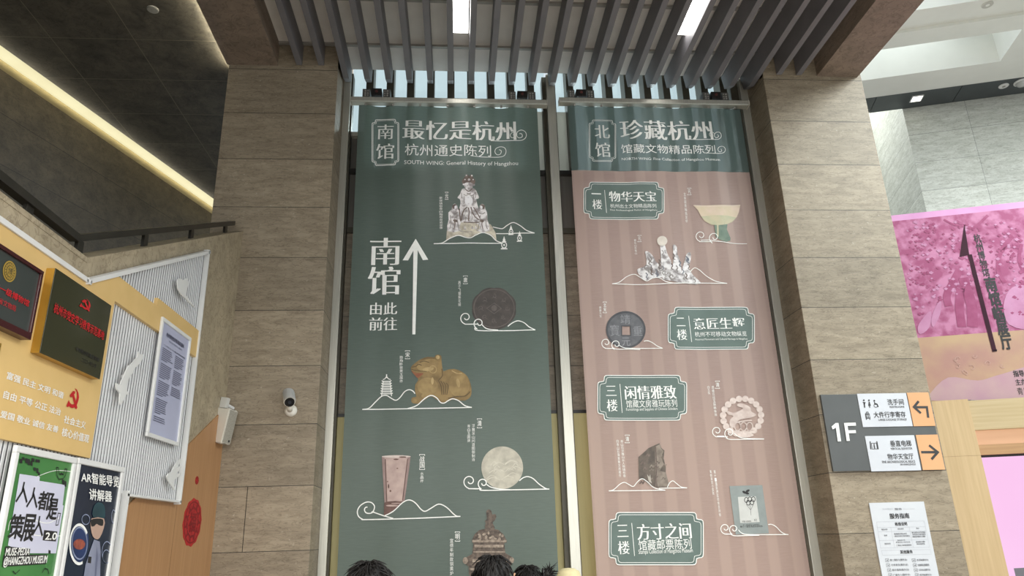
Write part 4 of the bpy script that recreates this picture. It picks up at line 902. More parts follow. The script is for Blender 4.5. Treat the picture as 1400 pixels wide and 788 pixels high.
cv.k = 'c7'; tag_('清', 268, 478, 292, 522); vt('寿山石浮雕山水人物随形章', 240, 505, 256, 718, 16, W_, .002); vt('白寿山石薄意雕文房摆件', 216, 503, 230, 718, 16, W_, .002)
# stamp sheet
SH = pmat('print_stamp_sheet', (146, 153, 151), .6, rgb2=(138, 145, 143), scale=10); SW = pmat('print_stamp_white', (206, 206, 202), .6, rgb2=(198, 198, 194), scale=10)
cv.k = 'c8'
cv.poly('stamp_picture', [(862, 197), (1058, 191), (1098, 480), (900, 488)], SH, 1); cv.poly('stamp_picture', [(912, 262), (1019, 258), (1042, 412), (926, 418)], SW, 2)
for cx, cy, rot in ((950, 234, .5), (970, 226, -.5), (966, 240, .3)): cv.ell('stamp_picture', cx, cy, 13, 7, M_INK, 3, 16, rot)
for cx, cy in ((962, 280), (983, 277), (1004, 276), (974, 296), (996, 294)): cv.ring('stamp_picture', cx, cy, 11, 15, .007, M_INK, 3, 16)
for cx in (962, 983, 1004): cv.line('stamp_picture', [(cx, 308), (988, 340), (990, 372)], .003, M_INK, 3, 0)
cv.text('stamp_picture', '中国人民邮政', 936, 404, 992, 412, M_INK, 0, 0, 3); cv.text('stamp_picture', '8分', 1008, 392, 1026, 408, M_INK, 0, 0, 3)
cv.text('stamp_picture', '第十一届亚洲运动会纪念', 925, 434, 1060, 442, M_INK, 0, 0, 3); cv.text('stamp_picture', 'XI ASIAN GAMES', 940, 426, 1040, 431, M_INK, 0, 0, 3)
curls(cv, 'cloud_drawing', (838, 449), 35, (889, 454), 32, [(868, 483), (892, 494), (960, 493), (1040, 491)], .008)
cv.line('cloud_drawing', [(838, 485), (872, 484)], .008, W_, 5, 0); cv.line('cloud_drawing', [(915, 458), (935, 478), (985, 487), (1215, 487)], .008, W_, 5)
cv.line('mountain_drawing', [(1093, 428), (1112, 426), (1140, 440), (1170, 470), (1195, 484), (1215, 487)], .008, W_, 7)
vt('第十一届亚洲运动会吉祥物', 766, 100, 780, 380, 34, W_, .002); vt('集邮展览小型张', 743, 100, 756, 250, 18, W_, .002)
cv.done(b2, {'bowl_picture': 'printed picture of a pale stem bowl', 'brush_rest_picture': 'printed picture of a grey and white peaked brush rest', 'coin_picture': 'printed picture of a dark coin with square hole', 'bead_picture': 'printed picture of white beads around a jade bird', 'stone_picture': 'printed picture of a grey brown carved stone', 'stamp_picture': 'printed picture of a grey stamp sheet'})
# ================================================================== LEFT: DISPLAY BOARD ON THE STAIR WALL
XF = -2.262                                # face of the yellow panel
XN = (1, 0, 0); YU = (0, 1, 0)
def bx(k, x, y, X=XF):
    ox, oy, sc = CROPS[k]; q = onX(ox+x/sc, oy+y/sc, X); return (q.y, q.z)
board = thing('display_board', (XL, 4.5, H), 'white fluted display board with yellow panel on the stair wall', 'display board')
yE, zE = onX(285, 345, XF).y, H+.36        # far edge and lower edge of the right part
yC = onX(120, 385, XF).y; zC_ = onX(120, 385, XF).z; zR = onX(285, 345, XF).z
yS = onX(173.6, 677, XF).y                 # where the lower part stops
zb_ = onX(173.6, 677, XF).z
def btop(y): return zC_ if y < yC else zC_+(zR-zC_)*(y-yC)/(yE-yC)
bm = bmesh.new()
prism(bm, [(XL+.013, 2.6, 0.02), (XL+.013, yS, 0.02), (XL+.013, yS, zb_), (XL+.013, yE, zb_), (XL+.013, yE, zR), (XL+.013, yC, zC_), (XL+.013, 2.6, zC_)], (.010, 0, 0))
link('backing', bm, M_FLUTEB, board)
bm = bmesh.new(); y = 2.62
while y < yE-.03:
    z0 = .03 if y < yS-.03 else zb_+.01
    z1 = btop(y)-.01
    w = .024
    pts = [(XL+.023, y), (XL+.026, y+.001), (XL+.026, y+w-.001), (XL+.023, y+w)]
    vs0 = [bm.verts.new((p[0], p[1], z0)) for p in pts]; vs1 = [bm.verts.new((p[0], p[1], btop(p[1])-.008)) for p in pts]
    for i in range(3): bm.faces.new((vs0[i], vs0[i+1], vs1[i+1], vs1[i]))
    bm.faces.new(vs0[::-1]); bm.faces.new(vs1)
    y += .0405
link('fluted_panel', bm, M_WHITE2, board)
# white edge trim
def trim(name, a, b, wd=.022, x0=XL+.013, x1=XF+.012):
    (y0, z0), (y1, z1) = a, b; d = Vector((y1-y0, z1-z0)).normalized(); n = Vector((-d.y, d.x))*wd/2; y0 -= d.x*wd*.4; z0 -= d.y*wd*.4; y1 += d.x*wd*.4; z1 += d.y*wd*.4
    bm = bmesh.new(); prism(bm, [(x0, y0-n.x-d.x*wd/2, z0-n.y-d.y*wd/2), (x0, y1-n.x+d.x*wd/2, z1-n.y+d.y*wd/2), (x0, y1+n.x+d.x*wd/2, z1+n.y+d.y*wd/2), (x0, y0+n.x-d.x*wd/2, z0+n.y-d.y*wd/2)], (x1-x0, 0, 0)); link(name, bm, M_WHITE, board)
trim('edge_trim', (2.6, zC_), (yC, zC_), .03); trim('edge_trim', (yC, zC_), (yE, zR), .03); trim('edge_trim', (yE, zR), (yE, zb_)); trim('edge_trim', (yE, zb_), (yS, zb_), .016); trim('edge_trim', (yS, zb_), (yS, .03), .03)
link('edge_trim', nbox(XL+.013, XF+.0125, yC-.017, yC+.017, zC_-.016, zC_+.017), M_WHITE, board)
# yellow panel: big field and the stepped band running along the flutes
yl = [bx('A2', 60, 265), bx('A2', 80, 140), bx('A2', 264, 275), bx('A2', 275, 250), bx('A2', 482, 405), bx('A2', 466, 536)]
zlow = (bx('A2', 60, 265)[1]+bx('A2', 283, 405)[1]+bx('A2', 466, 536)[1])/3
zup1 = (bx('A2', 80, 140)[1]+yl[2][1])/2; zup2 = (yl[3][1]+yl[4][1])/2
yR_ = (bx('A6', 385, 0)[0]+bx('A6', 345, 345)[0]+bx('A2', 60, 265)[0])/3; yEnd = (yl[4][0]+yl[5][0])/2; yStep = (yl[2][0]+yl[3][0])/2; zYb = (bx('A6', 0, 277)[1]+bx('A6', 340, 345)[1])/2
yk = yC+(zup1-zC_)/(zR-zC_)*(yE-yC)
bm = bmesh.new()
prism(bm, [(XL+.024, 2.62, zYb), (XL+.024, yR_, zYb), (XL+.024, yR_, zlow), (XL+.024, yEnd, zlow), (XL+.024, yEnd, zup2), (XL+.024, yStep, zup2), (XL+.024, yStep, zup1), (XL+.024, yk, zup1), (XL+.024, yC, zC_-.015), (XL+.024, 2.62, zC_-.015)], (XF-XL-.024, 0, 0))
yp = link('yellow_panel', bm, M_YEL, board)
cv = Canvas((XF, 0, H), XN, YU, 'A6')
cv.text('slogan_lettering', '富强 民主 文明 和谐', 26, 22, 233, 125, W_, .012); cv.text('slogan_lettering', '自由 平等 公正 法治', 14, 92, 222, 188, W_, .012); cv.text('slogan_lettering', '爱国 敬业 诚信 友善', 2, 167, 213, 252, W_, .012)
cv.text('slogan_lettering', '社会主义', 240, 186, 316, 238, W_, .014); cv.text('slogan_lettering', '核心价值观', 232, 232, 328, 290, W_, .014)
SICKLE = [(335, 175), (385, 205), (420, 280), (430, 370), (415, 450), (385, 530), (340, 585), (290, 605), (250, 590), (215, 560), (195, 580), (170, 580), (160, 545), (185, 495), (210, 430), (235, 490), (270, 520), (320, 520), (360, 480), (380, 400), (390, 320), (380, 240)]
HAMMER = [(230, 325), (300, 235), (345, 240), (350, 280), (322, 306), (355, 430), (395, 590), (370, 630), (345, 610), (325, 500), (285, 345), (260, 375), (240, 365)]
def emblem(cv, part):
    """hammer and sickle as on the yellow panel"""
    cv.k = 'em'; cv.poly(part, SICKLE, M_REDP, 2); cv.poly(part, HAMMER, M_REDP, 2.6)
emblem(cv, 'party_emblem')
cv.done(board, {'party_emblem': 'red hammer and sickle emblem'})
# white cut-out animals standing off the flutes
def cutout(name, k, pts, label, sm=4, X=XL+.067):
    t = thing(name, (X, *bx(k, *pts[0], X)), label, 'wall decoration', 'white animal cut-outs on the fluted board')
    P = [Vector((X, *bx(k, *p, X))) for p in pts]
    if sm: P = smooth_pts(P, sm, True)
    bm = bmesh.new(); prism(bm, P, (.009, 0, 0)); link('silhouette', bm, M_WHITE, t)
    c = sum(P, Vector())/len(P); bm = bmesh.new(); box(bm, XL+.0265, X+.001, c.y-.01, c.y+.01, c.z-.01, c.z+.01); link('spacer', bm, M_WHITE, t)
cutout('fish_cutout', 'A2', [(172, 505), (182, 520), (193, 518), (188, 545), (172, 568), (148, 590), (142, 612), (130, 625), (118, 655), (112, 690), (124, 715), (108, 715), (98, 740), (84, 765), (78, 740), (80, 710), (66, 690), (62, 660), (80, 668), (92, 640), (106, 610), (122, 575), (132, 570), (150, 550), (166, 530)], 'white slender fish cut-out between green plaque and framed notice', 3)
cutout('butterfly_cutout', 'A2', [(366, 150), (384, 150), (390, 158), (402, 146), (414, 150), (416, 175), (404, 222), (420, 250), (450, 290), (424, 268), (396, 240), (378, 222), (364, 190)], 'white moth cut-out near the top corner of the fluted board', 3)
cutout('bird_cutout', 'A3', [(332, 278), (330, 300), (318, 318), (336, 310), (330, 328), (316, 342), (334, 342), (326, 355), (310, 368), (304, 385), (310, 402), (308, 415), (298, 400), (286, 382), (276, 356), (284, 342), (296, 336), (304, 318), (316, 298)], 'white swallow cut-out beneath the framed notice', 3)
# plaques on the yellow panel
GL1 = pmat('plaque_glossy_grey', (62, 66, 64), .12, rgb2=(58, 62, 60), scale=2); GL2 = pmat('plaque_glossy_olive', (56, 54, 34), .12, rgb2=(52, 50, 32), scale=2); MAR = pmat('maroon_frame_lacquer', (64, 18, 22), .25, rgb2=(56, 15, 19), scale=4); GOLD = pmat('gold_edge_metal', (190, 150, 66), .3, .6, rgb2=(176, 138, 58), scale=6); GOLDP = pmat('gold_seal_print', (196, 164, 70), .35, .3, rgb2=(182, 150, 60), scale=12)
X2 = XF+.05
def rect(k, a, b, c, d, X): # TL, TR, BR, BL in crop pixels -> y0,y1,z0,z1
    q = [bx(k, *p, X) for p in (a, b, c, d)]
    return (q[0][0]+q[3][0])/2, (q[1][0]+q[2][0])/2, (q[2][1]+q[3][1])/2, (q[0][1]+q[1][1])/2
y0, y1, z0, z1 = rect('A1', (283, 214), (573, 404), (512, 777), (206, 655), X2)
t = thing('plaque', (XF, (y0+y1)/2, z0), 'olive green glossy plaque with red emblem and gold sides', 'plaque')
link('edge', nbox(XF+.001, X2-.004, y0, y1, z0, z1), GOLD, t); link('face', nbox(X2-.004, X2, y0, y1, z0, z1, bev=.001), GL2, t)
cv = Canvas((X2, 0, H), XN, YU, 'A1')
ea, eb = cv.pl(398, 352), cv.pl(466, 442)
def place_emblem(P): 
    E0 = Canvas((XF, 0, H), XN, YU, 'em'); Q = [E0.pl(*p) for p in P]; q0, q1 = E0.pl(160, 175), E0.pl(430, 630)
    return [Vector((ea.x+(q.x-q0.x)/(q1.x-q0.x)*(eb.x-ea.x), ea.y+(q.y-q0.y)/(q1.y-q0.y)*(eb.y-ea.y))) for q in Q]
cv.fill('party_emblem', place_emblem(SICKLE), M_REDP, 2); cv.fill('party_emblem', place_emblem(HAMMER), M_REDP, 2.6)
ya, yb_ = y0+.07*(y1-y0), y1-.06*(y1-y0)
def ptext(cv, part, txt, y0, y1, z0, z1, mat, bold=0., lay=2):
    V, Fc, I, mi = cv.part(part, mat); G, GF, asp = glyph(txt); hh = z1-z0
    for q, (du, dv) in enumerate([(0, 0)] if bold < .005 else [(-bold, -bold), (bold, -bold), (-bold, bold), (bold, bold)]):
        b = len(V)
        V += [(Vector((y0+x*(y1-y0)+du*hh-cv.P.y, z0+(yy+dv)*hh-cv.P.z)), lay+.35*q) for x, yy in G]
        for f in GF: Fc.append(tuple(b+i for i in f)); I.append(mi)
hz = z1-z0
ptext(cv, 'red_lettering', '杭州市党史学习教育示范基地', ya, yb_, z0+.50*hz, z0+.615*hz, M_REDP, .015)
ptext(cv, 'black_lettering', '中共杭州市委宣传部', y0+.50*(y1-y0), y1-.08*(y1-y0), z0+.2*hz, z0+.255*hz, M_INK, .005); ptext(cv, 'black_lettering', '二〇二一年七月', y0+.62*(y1-y0), y1-.12*(y1-y0), z0+.11*hz, z0+.16*hz, M_INK, .005)
cv.done(t, {'party_emblem': 'red hammer and sickle emblem', 'red_lettering': 'line of red characters'})
y0, y1, z0, z1 = rect('A1', (-120, 12), (222, 228), (160, 572), (-180, 442), X2)
y0 = y1-.82
t = thing('plaque', (XF, (y0+y1)/2, z0), 'dark grey glossy plaque with gold seal and maroon frame', 'plaque')
link('face', nbox(XF+.03, X2-.008, y0+.02, y1-.02, z0+.03, z1-.02), GL1, t)
bm = bmesh.new()
for a in ((y0, y1, z1-.02, z1), (y0, y1, z0, z0+.035), (y0, y0+.02, z0+.035, z1-.02), (y1-.02, y1, z0+.035, z1-.02)): box(bm, XF+.001, X2+.004, *a, bev=.003)
link('frame', bm, MAR, t)
cv = Canvas((X2-.008, 0, H), XN, YU, 'A1')
cy, cz = bx('A1', 55, 230, X2); r = (bx('A1', 55, 172, X2)[1]-bx('A1', 55, 288, X2)[1])/2
def crc(cv, part, y, z, r, mat, lay): cv.fill(part, [(y+r*cos(2*pi*i/32), z-H+r*sin(2*pi*i/32)) for i in range(32)], mat, lay)
crc(cv, 'seal', cy, cz, r, GOLDP, 1); crc(cv, 'seal', cy, cz, r*.85, GL1, 2); crc(cv, 'seal', cy, cz, r*.78, GOLDP, 3)
crc(cv, 'seal', cy, cz, r*.56, GL1, 4); crc(cv, 'seal', cy, cz, r*.50, GOLDP, 5); ptext(cv, 'seal', '博', cy-r*.36, cy+r*.36, cz-r*.36, cz+r*.36, GL1, 0, 6)
for a in range(16): cv.line2('seal', [Vector((cy+r*.61*cos(a*pi/8), cz-H+r*.61*sin(a*pi/8))), Vector((cy+r*.73*cos(a*pi/8+.1), cz-H+r*.73*sin(a*pi/8+.1)))], r*.07, GL1, 4)
hz = z1-z0
qa = cv.pl(0, 297); qb = cv.pl(142, 412); qw = (qb.x-qa.x)*.4; ptext(cv, 'red_lettering', '国家一级博物馆', qa.x-qw, qb.x, H+qb.y, H+qa.y, M_REDP, .02)
qa = cv.pl(-60, 368); qb = cv.pl(75, 437); ptext(cv, 'red_lettering', '浙江省文物局', qa.x, qb.x, H+qb.y-.0, H+qb.y+.03, M_REDP, 0)
cv.done(t, {'seal': 'round gold seal', 'red_lettering': 'red characters'})
# lower plaque, its far end just in view at the photo edge
y1 = bx('A1', 12, 600, XF+.03)[0]; zt_ = bx('A1', 12, 600, XF+.03)[1]; zb2 = bx('A1', 6, 672, XF+.03)[1]
t = thing('plaque', (XF, y1-.3, zb2), 'brass edged plaque under the maroon framed plaque, cut by the photo edge', 'plaque')
link('edge', nbox(XF+.001, XF+.028, y1-.6, y1, zb2, zt_, bev=.002), GOLD, t); link('face', nbox(XF+.028, XF+.032, y1-.585, y1-.015, zb2+.015, zt_-.015), GL2, t)
# framed notice
XQ = XF+.02
q = [bx('A2', 297, 335, XQ), bx('A2', 438, 436, XQ), bx('A3', 333, 222, XQ), bx('A3', 196, 182, XQ)]
y0 = (q[0][0]+q[3][0])/2; y1 = (q[1][0]+q[2][0])/2; z1 = (q[0][1]+q[1][1])/2; z0 = (q[2][1]+q[3][1])/2
LAV = pmat('lavender_notice_print', (184, 188, 214), .25, rgb2=(178, 182, 208), scale=2); TXT = pmat('notice_text_print', (84, 86, 108), .5, rgb2=(90, 92, 114), scale=20)
t = thing('framed_notice', (XL, (y0+y1)/2, z0), 'tall lavender framed notice of fine print on the fluted board', 'notice')
bm = bmesh.new(); fw = .03
for a in ((y0, y1, z1-fw, z1), (y0, y1, z0, z0+fw), (y0, y0+fw, z0+fw, z1-fw), (y1-fw, y1, z0+fw, z1-fw)): box(bm, XF+.001, XQ, *a, bev=.004)
link('frame', bm, M_WHITE, t); link('sheet', nbox(XF+.001, XQ-.012, y0+fw, y1-fw, z0+fw, z1-fw), LAV, t)
cv = Canvas((XQ-.012, 0, H), XN, YU); hz = z1-z0; wy = y1-y0
ptext(cv, 'notice_lettering', '杭州博物馆参观须知及服务', y0+.2*wy, y1-.2*wy, z1-.135*hz, z1-.10*hz, TXT, .02); ptext(cv, 'notice_lettering', '参观须知 开放时间 文明参观', y0+.3*wy, y1-.26*wy, z1-.17*hz, z1-.153*hz, TXT)
random.seed(3); zz = z1-.21*hz
ptext(cv, 'notice_lettering', '一二三四五六七八九十观众参观须知请您保管', y0+.14*wy, y1-.12*wy, zz-.012*hz, zz, TXT, .01)
zz -= .035*hz; n_ = 0
while zz > z0+.13*hz:
    for c0, c1 in ((y0+.14*wy, y0+.50*wy), (y0+.56*wy, y0+.88*wy)):
        if n_ % 9 == 6: L_ = .5
        elif n_ % 9 == 7: continue
        else: L_ = random.uniform(.75, 1)
        if c0 > y0+.5*wy and zz < z0+.40*hz: continue
        cv.line2('notice_lettering', [Vector((c0, zz-H)), Vector((c0+(c1-c0)*L_, zz-H))], .0062, TXT, 1)
    zz -= .0165*hz; n_ += 1
cv.done(t)
# two tall posters below
GREENP = pmat('green_poster_print', (84, 142, 78), .3, rgb2=(66, 124, 66), scale=2, lo=.3, hi=.7); LAV2 = pmat('poster_pale_print', (214, 214, 232), .3, rgb2=(206, 206, 226), scale=3); NAVY = pmat('navy_poster_print', (26, 34, 52), .22, rgb2=(36, 44, 62), scale=2)
XP = XF+.035
LASTY = [0]
def poster(k, tl, tr_, name, label, mat):
    a = bx(k, *tl, XP); b = bx(k, *tr_, XP); y0, y1, z1 = max(a[0], LASTY[0]+.004), b[0], (a[1]+b[1])/2; z0 = z1-1.75; LASTY[0] = y1
    t = thing('poster', (XL, (y0+y1)/2, z0), label, 'poster'); fw = .035
    bm = bmesh.new()
    for q in ((y0, y1, z1-fw, z1), (y0, y1, z0, z0+fw), (y0, y0+fw, z0+fw, z1-fw), (y1-fw, y1, z0+fw, z1-fw)): box(bm, XF+.013, XP, *q, bev=.006)
    link('frame', bm, M_WHITE, t); link('sheet', nbox(XF+.013, XP-.012, y0+fw, y1-fw, z0+fw, z1-fw), mat, t)
    return t, Canvas((XP-.012, 0, H), XN, YU, k)
t, cv = poster('A4', (96, 72), (424, 146), 'poster', 'white framed green poster with pale pixel lettering block', GREENP)
cv.poly('print_block', [(104, 232), (214, 248), (212, 270), (352, 292), (338, 402), (344, 404), (302, 665), (152, 664), (40, 622), (70, 440)], LAV2, 1)
B = M_INK
def seg(*pts, w=.016): cv.line('pixel_lettering', list(pts), w, B, 3, 0)
seg((128, 276), (116, 330), (82, 384), w=.014); seg((122, 310), (142, 388), w=.014); seg((184, 306), (172, 360), (140, 412), w=.014); seg((178, 340), (196, 416), w=.014); seg((212, 462), (204, 510), (172, 566), w=.014); seg((208, 500), (226, 570), w=.014)
for txt, b in (('都', (212, 326, 276, 432)), ('是', (266, 366, 300, 482)), ('策', (62, 452, 112, 584)), ('展', (132, 452, 172, 598))): cv.text('pixel_lettering', txt, *b, B, .022, 0, 3)
cv.poly('print_tag', [(236, 538), (308, 546), (300, 600), (228, 594)], B, 3); cv.text('white_lettering', '2.0', 246, 552, 300, 590, W_, .03, 0, 4)
cv.poly('print_tag', [(26, 626), (160, 640), (156, 678), (20, 664)], B, 3); cv.poly('print_tag', [(16, 672), (252, 672), (246, 722), (8, 738)], B, 3)
cv.text('white_lettering', 'MUSE-PEDIA', 30, 636, 152, 674, W_, .01, 0, 4); cv.text('white_lettering', '@HANGZHOU MUSEUM', 20, 684, 246, 728, W_, .01, 0, 4)
for a in ((104, 150, 118, 172), (118, 140, 130, 156), (134, 146, 148, 172), (148, 150, 160, 182), (164, 160, 174, 186), (170, 146, 184, 164), (190, 152, 214, 168), (180, 196, 192, 214), (196, 200, 206, 226), (206, 222, 214, 240), (336, 262, 346, 290), (348, 270, 358, 300), (260, 646, 272, 664)): cv.poly('pixel_blocks', [(a[0], a[1]), (a[2], a[1]+3), (a[2], a[3]+3), (a[0], a[3])], B, 2)
for p in ([(304, 196), (306, 240), (318, 262), (340, 258), (352, 242), (360, 206), (350, 204), (340, 236), (318, 232), (314, 198), (304, 196)], [(322, 240), (330, 226), (342, 238)], [(308, 470), (312, 446), (326, 448), (312, 510), (300, 512), (308, 470)], [(226, 770), (240, 746), (256, 752), (262, 775)], [(66, 760), (80, 776), (104, 754)]): cv.line('line_sketch', p, .005, B, 3, 0)
cv.line('line_sketch', [(40, 540), (60, 480), (140, 470), (250, 500), (320, 470)], .004, W_, 2); cv.line('line_sketch', [(40, 580), (120, 560), (250, 572), (340, 568)], .004, W_, 2); cv.line('line_sketch', [(200, 246), (300, 214), (400, 222)], .003, W_, 1)
cv.done(t, {'print_block': 'pale lavender printed block', 'print_tag': 'black printed tags'})
t, cv = poster('A5', (128, 72), (405, 128), 'poster', 'white framed navy poster about smart guide glasses', NAVY)
cv.text('white_lettering', 'AR智能导览', 134, 156, 364, 252, W_, .02, 0, 3, quad=((362, 186), (134, 218))); cv.text('white_lettering', '讲解器', 182, 258, 318, 340, W_, .02, 0, 3, quad=((318, 276), (182, 326)))
BL = pmat('poster_blue_print', (40, 58, 104), .3, rgb2=(30, 44, 82), scale=6); OR = pmat('poster_coral_print', (176, 92, 70), .3, rgb2=(110, 58, 60), scale=20, lo=.4, hi=.6); RB = pmat('poster_robe_print', (150, 154, 176), .3, rgb2=(122, 128, 152), scale=5); TE = pmat('poster_teal_print', (36, 72, 82), .3, rgb2=(28, 56, 66), scale=5); SKN = pmat('poster_skin_print', (196, 164, 148), .3, rgb2=(184, 152, 136), scale=8); PLN = pmat('poster_line_print', (150, 160, 186), .3, rgb2=(140, 150, 178), scale=12)
cv.ell('printed_rings', 122, 596, 56, 118, BL, 1, 36, .12); cv.line('printed_rings', [(122+56*cos(t_)-.0, 596+118*sin(t_)) for t_ in [1.2+i*.3 for i in range(16)]], .016, W_, 2, 3); cv.ring('printed_rings', 124, 590, 46, 96, .008, PLN, 2)
cv.ell('printed_rings', 122, 596, 36, 32, OR, 2.5, 24)
cv.ring('printed_rings', 162, 446, 24, 30, .005, PLN, 2); cv.ring('printed_rings', 330, 428, 12, 40, .005, PLN, 2); cv.ring('printed_rings', 290, 646, 30, 66, .006, PLN, 2); cv.ring('printed_rings', 286, 670, 22, 40, .005, PLN, 2)
# plain visitor wearing guide glasses
cv.poly('printed_visitor', [(206, 430), (210, 370), (236, 342), (266, 352), (278, 384), (272, 440)], TE, 2, 3)
cv.poly('printed_visitor', [(196, 440), (272, 440), (270, 500), (246, 556), (226, 566), (204, 548), (192, 500)], SKN, 2.5, 2)
cv.poly('printed_visitor', [(192, 448), (230, 440), (266, 446), (264, 484), (240, 480), (226, 472), (212, 486), (194, 486)], B, 3, 2)
cv.poly('printed_visitor', [(212, 566), (246, 580), (252, 640), (248, 800), (148, 800), (160, 720), (186, 640)], RB, 2, 0)
cv.poly('printed_visitor', [(176, 670), (196, 672), (192, 712), (172, 708)], B, 3); cv.poly('printed_visitor', [(228, 600), (236, 680), (222, 800), (214, 800), (222, 690)], pmat('poster_robe_fold_print', (112, 116, 142), .3, rgb2=(104, 108, 134)), 2.6)
cv.done(t, {'printed_visitor': 'printed figure in pale robe with dark glasses', 'printed_rings': 'printed glowing rings'})
# red paper-cuts on the wood cladding
XW = XL+.0125
def papercut(k, c, r_, label, holes):
    y, z = bx(k, *c, XW); bm = bmesh.new()
    t = thing('papercut', (XW, y, z), label, 'paper-cut', 'red paper-cuts on the wood wall' if False else None)
    n = 48; pts = [(XW, y+r_[0]*(1+.03*sin(12*a))*cos(a), z+r_[1]*(1+.03*sin(12*a))*sin(a)) for a in (2*pi*i/n for i in range(n))]
    prism(bm, pts, (.0025, 0, 0)); link('paper', bm, pmat('red_paper', (186, 34, 36), .6, rgb2=(160, 26, 30), scale=26, lo=.4, hi=.6), t)
    cv = Canvas((XW+.0026, 0, H), XN, YU, gap=.0006); DR = pmat('dark_red_paper', (138, 26, 30), .7, rgb2=(126, 22, 26))
    random.seed(7)
    cv.line2('cut_pattern', [Vector((y+r_[0]*.86*cos(2*pi*i/40), z-H+r_[1]*.86*sin(2*pi*i/40))) for i in range(40)], r_[0]*.05, DR, 1, True)
    for i in range(holes):
        a = 2*pi*i/holes; rr = .64; cy_, cz_ = y+r_[0]*rr*cos(a), z-H+r_[1]*rr*sin(a)
        cv.fill('cut_pattern', [(cy_+r_[0]*.14*cos(b+a)*(1+.5*cos(3*b)), cz_+r_[1]*.12*sin(b+a)*(1+.5*cos(3*b))) for b in (2*pi*j/14 for j in range(14))], DR, 1)
    if holes > 5: ptext(cv, 'cut_pattern', '福', y-r_[0]*.36, y+r_[0]*.36, z-r_[1]*.4, z+r_[1]*.4, DR, .02, 1.5)
    cv.done(t)
yA = bx('A3', 352, 553, XW)[0]; yB_ = bx('A3', 430, 553, XW)[0]; zA = bx('A3', 395, 450, XW)[1]; zB_ = bx('A3', 384, 658, XW)[1]
papercut('A3', (390, 554), ((yB_-yA)/2, (zA-zB_)/2), 'large round red paper-cut on the orange wood wall', 11)
yA = bx('A3', 403, 372, XW)[0]; yB_ = bx('A3', 417, 372, XW)[0]; zA = bx('A3', 410, 354, XW)[1]; zB_ = bx('A3', 410, 390, XW)[1]
papercut('A3', (410, 372), ((yB_-yA)/2, (zA-zB_)/2), 'tiny red paper-cut drop above the round one', 5)
# handrail on the parapet
XR = -2.40
t = thing('handrail', (XR, 4, H+1.7), 'dark metal handrail following the stair parapet', 'handrail')
z0 = onX(104, 324, XR).z-.012; yk = onX(103, 324, XR).y; pe = onX(318, 303, XR)
bm = bmesh.new()
def bar(bm, a, b, w, h):
    (y0, z0), (y1, z1) = a, b
    prism(bm, [(XR-w/2, y0, z0-h/2), (XR-w/2, y1, z1-h/2), (XR-w/2, y1, z1+h/2), (XR-w/2, y0, z0+h/2)], (w, 0, 0))
bar(bm, (.3, z0), (yk, z0), .06, .05); link('rail', bm, M_RAILD, t)
bm = bmesh.new(); bar(bm, (yk, z0), (pe.y, pe.z-.02), .06, .05); link('rail', bm, M_RAILD, t)
for px in (112, 200, 263, 309):
    y = yk+.06 if px == 112 else onX(px, 324-(px-104)*.1, XR).y
    zt_ = z0+(pe.z-.02-z0)*(y-yk)/(pe.y-yk)-.02; link('post', nbox(XR-.012, XR+.012, y-.035, y+.035, ztop(y)-.02, zt_, bev=.002), M_RAILD, t)
for y in (3.9, 3.0, 2.1): link('post', nbox(XR-.012, XR+.012, y-.035, y+.035, ztop(0)-.02, z0-.02, bev=.002), M_RAILD, t)

# ================================================================== PILLAR FITTINGS
# white loudspeaker with its mount at the corner of wood wall and pillar
def yq(x, y, Y): p = onY(x, y, Y); return p
p = yq(306.5, 583, YP-.16)
t = thing('wall_speaker', (p.x, YP-.12, p.z-.19), 'white loudspeaker on the left pillar beside the wood wall', 'loudspeaker')
M0 = Matrix.Translation(p) @ Matrix.Rotation(radians(80), 4, 'Z') @ Matrix.Rotation(radians(9), 4, 'X')
bm = bmesh.new(); vs = [Vector(v) for v in ((-.085, -.02, -.165), (.085, -.02, -.165), (.085, -.02, .165), (-.085, -.02, .165))]
prism(bm, [(-.088, -.06, -.17), (.088, -.06, -.17), (.055, .10, -.17), (-.055, .10, -.17)], (0, 0, .34)); bmesh.ops.bevel(bm, geom=bm.edges[:], offset=.008, segments=2, affect='EDGES'); bmesh.ops.transform(bm, matrix=M0, verts=bm.verts); link('cabinet', bm, M_OFFW, t)
GRL = pmat('speaker_grille', (176, 172, 160), .5, rgb2=(150, 146, 136), scale=160, lo=.45, hi=.55)
bm = bmesh.new(); box(bm, -.076, .076, -.067, -.061, -.155, .155, bev=.002); bmesh.ops.transform(bm, matrix=M0, verts=bm.verts); link('grille', bm, GRL, t)
bm = bmesh.new(); box(bm, -.03, .03, .02, .09, .17, .275, bev=.006); bmesh.ops.transform(bm, matrix=M0, verts=bm.verts); link('mount', bm, pmat('mount_grey', (206, 204, 198), .5, rgb2=(196, 194, 188), scale=8), t)
bm = bmesh.new(); tube(bm, [M0 @ Vector((0, .07, .22)), Vector((p.x+.02, YP, p.z+.2))], .018, 8); link('arm', bm, M_WHITE, t)
bm = bmesh.new(); box(bm, .02, .05, -.0685, -.066, -.145, -.125); bmesh.ops.transform(bm, matrix=M0, verts=bm.verts); link('badge', bm, M_INK, t)
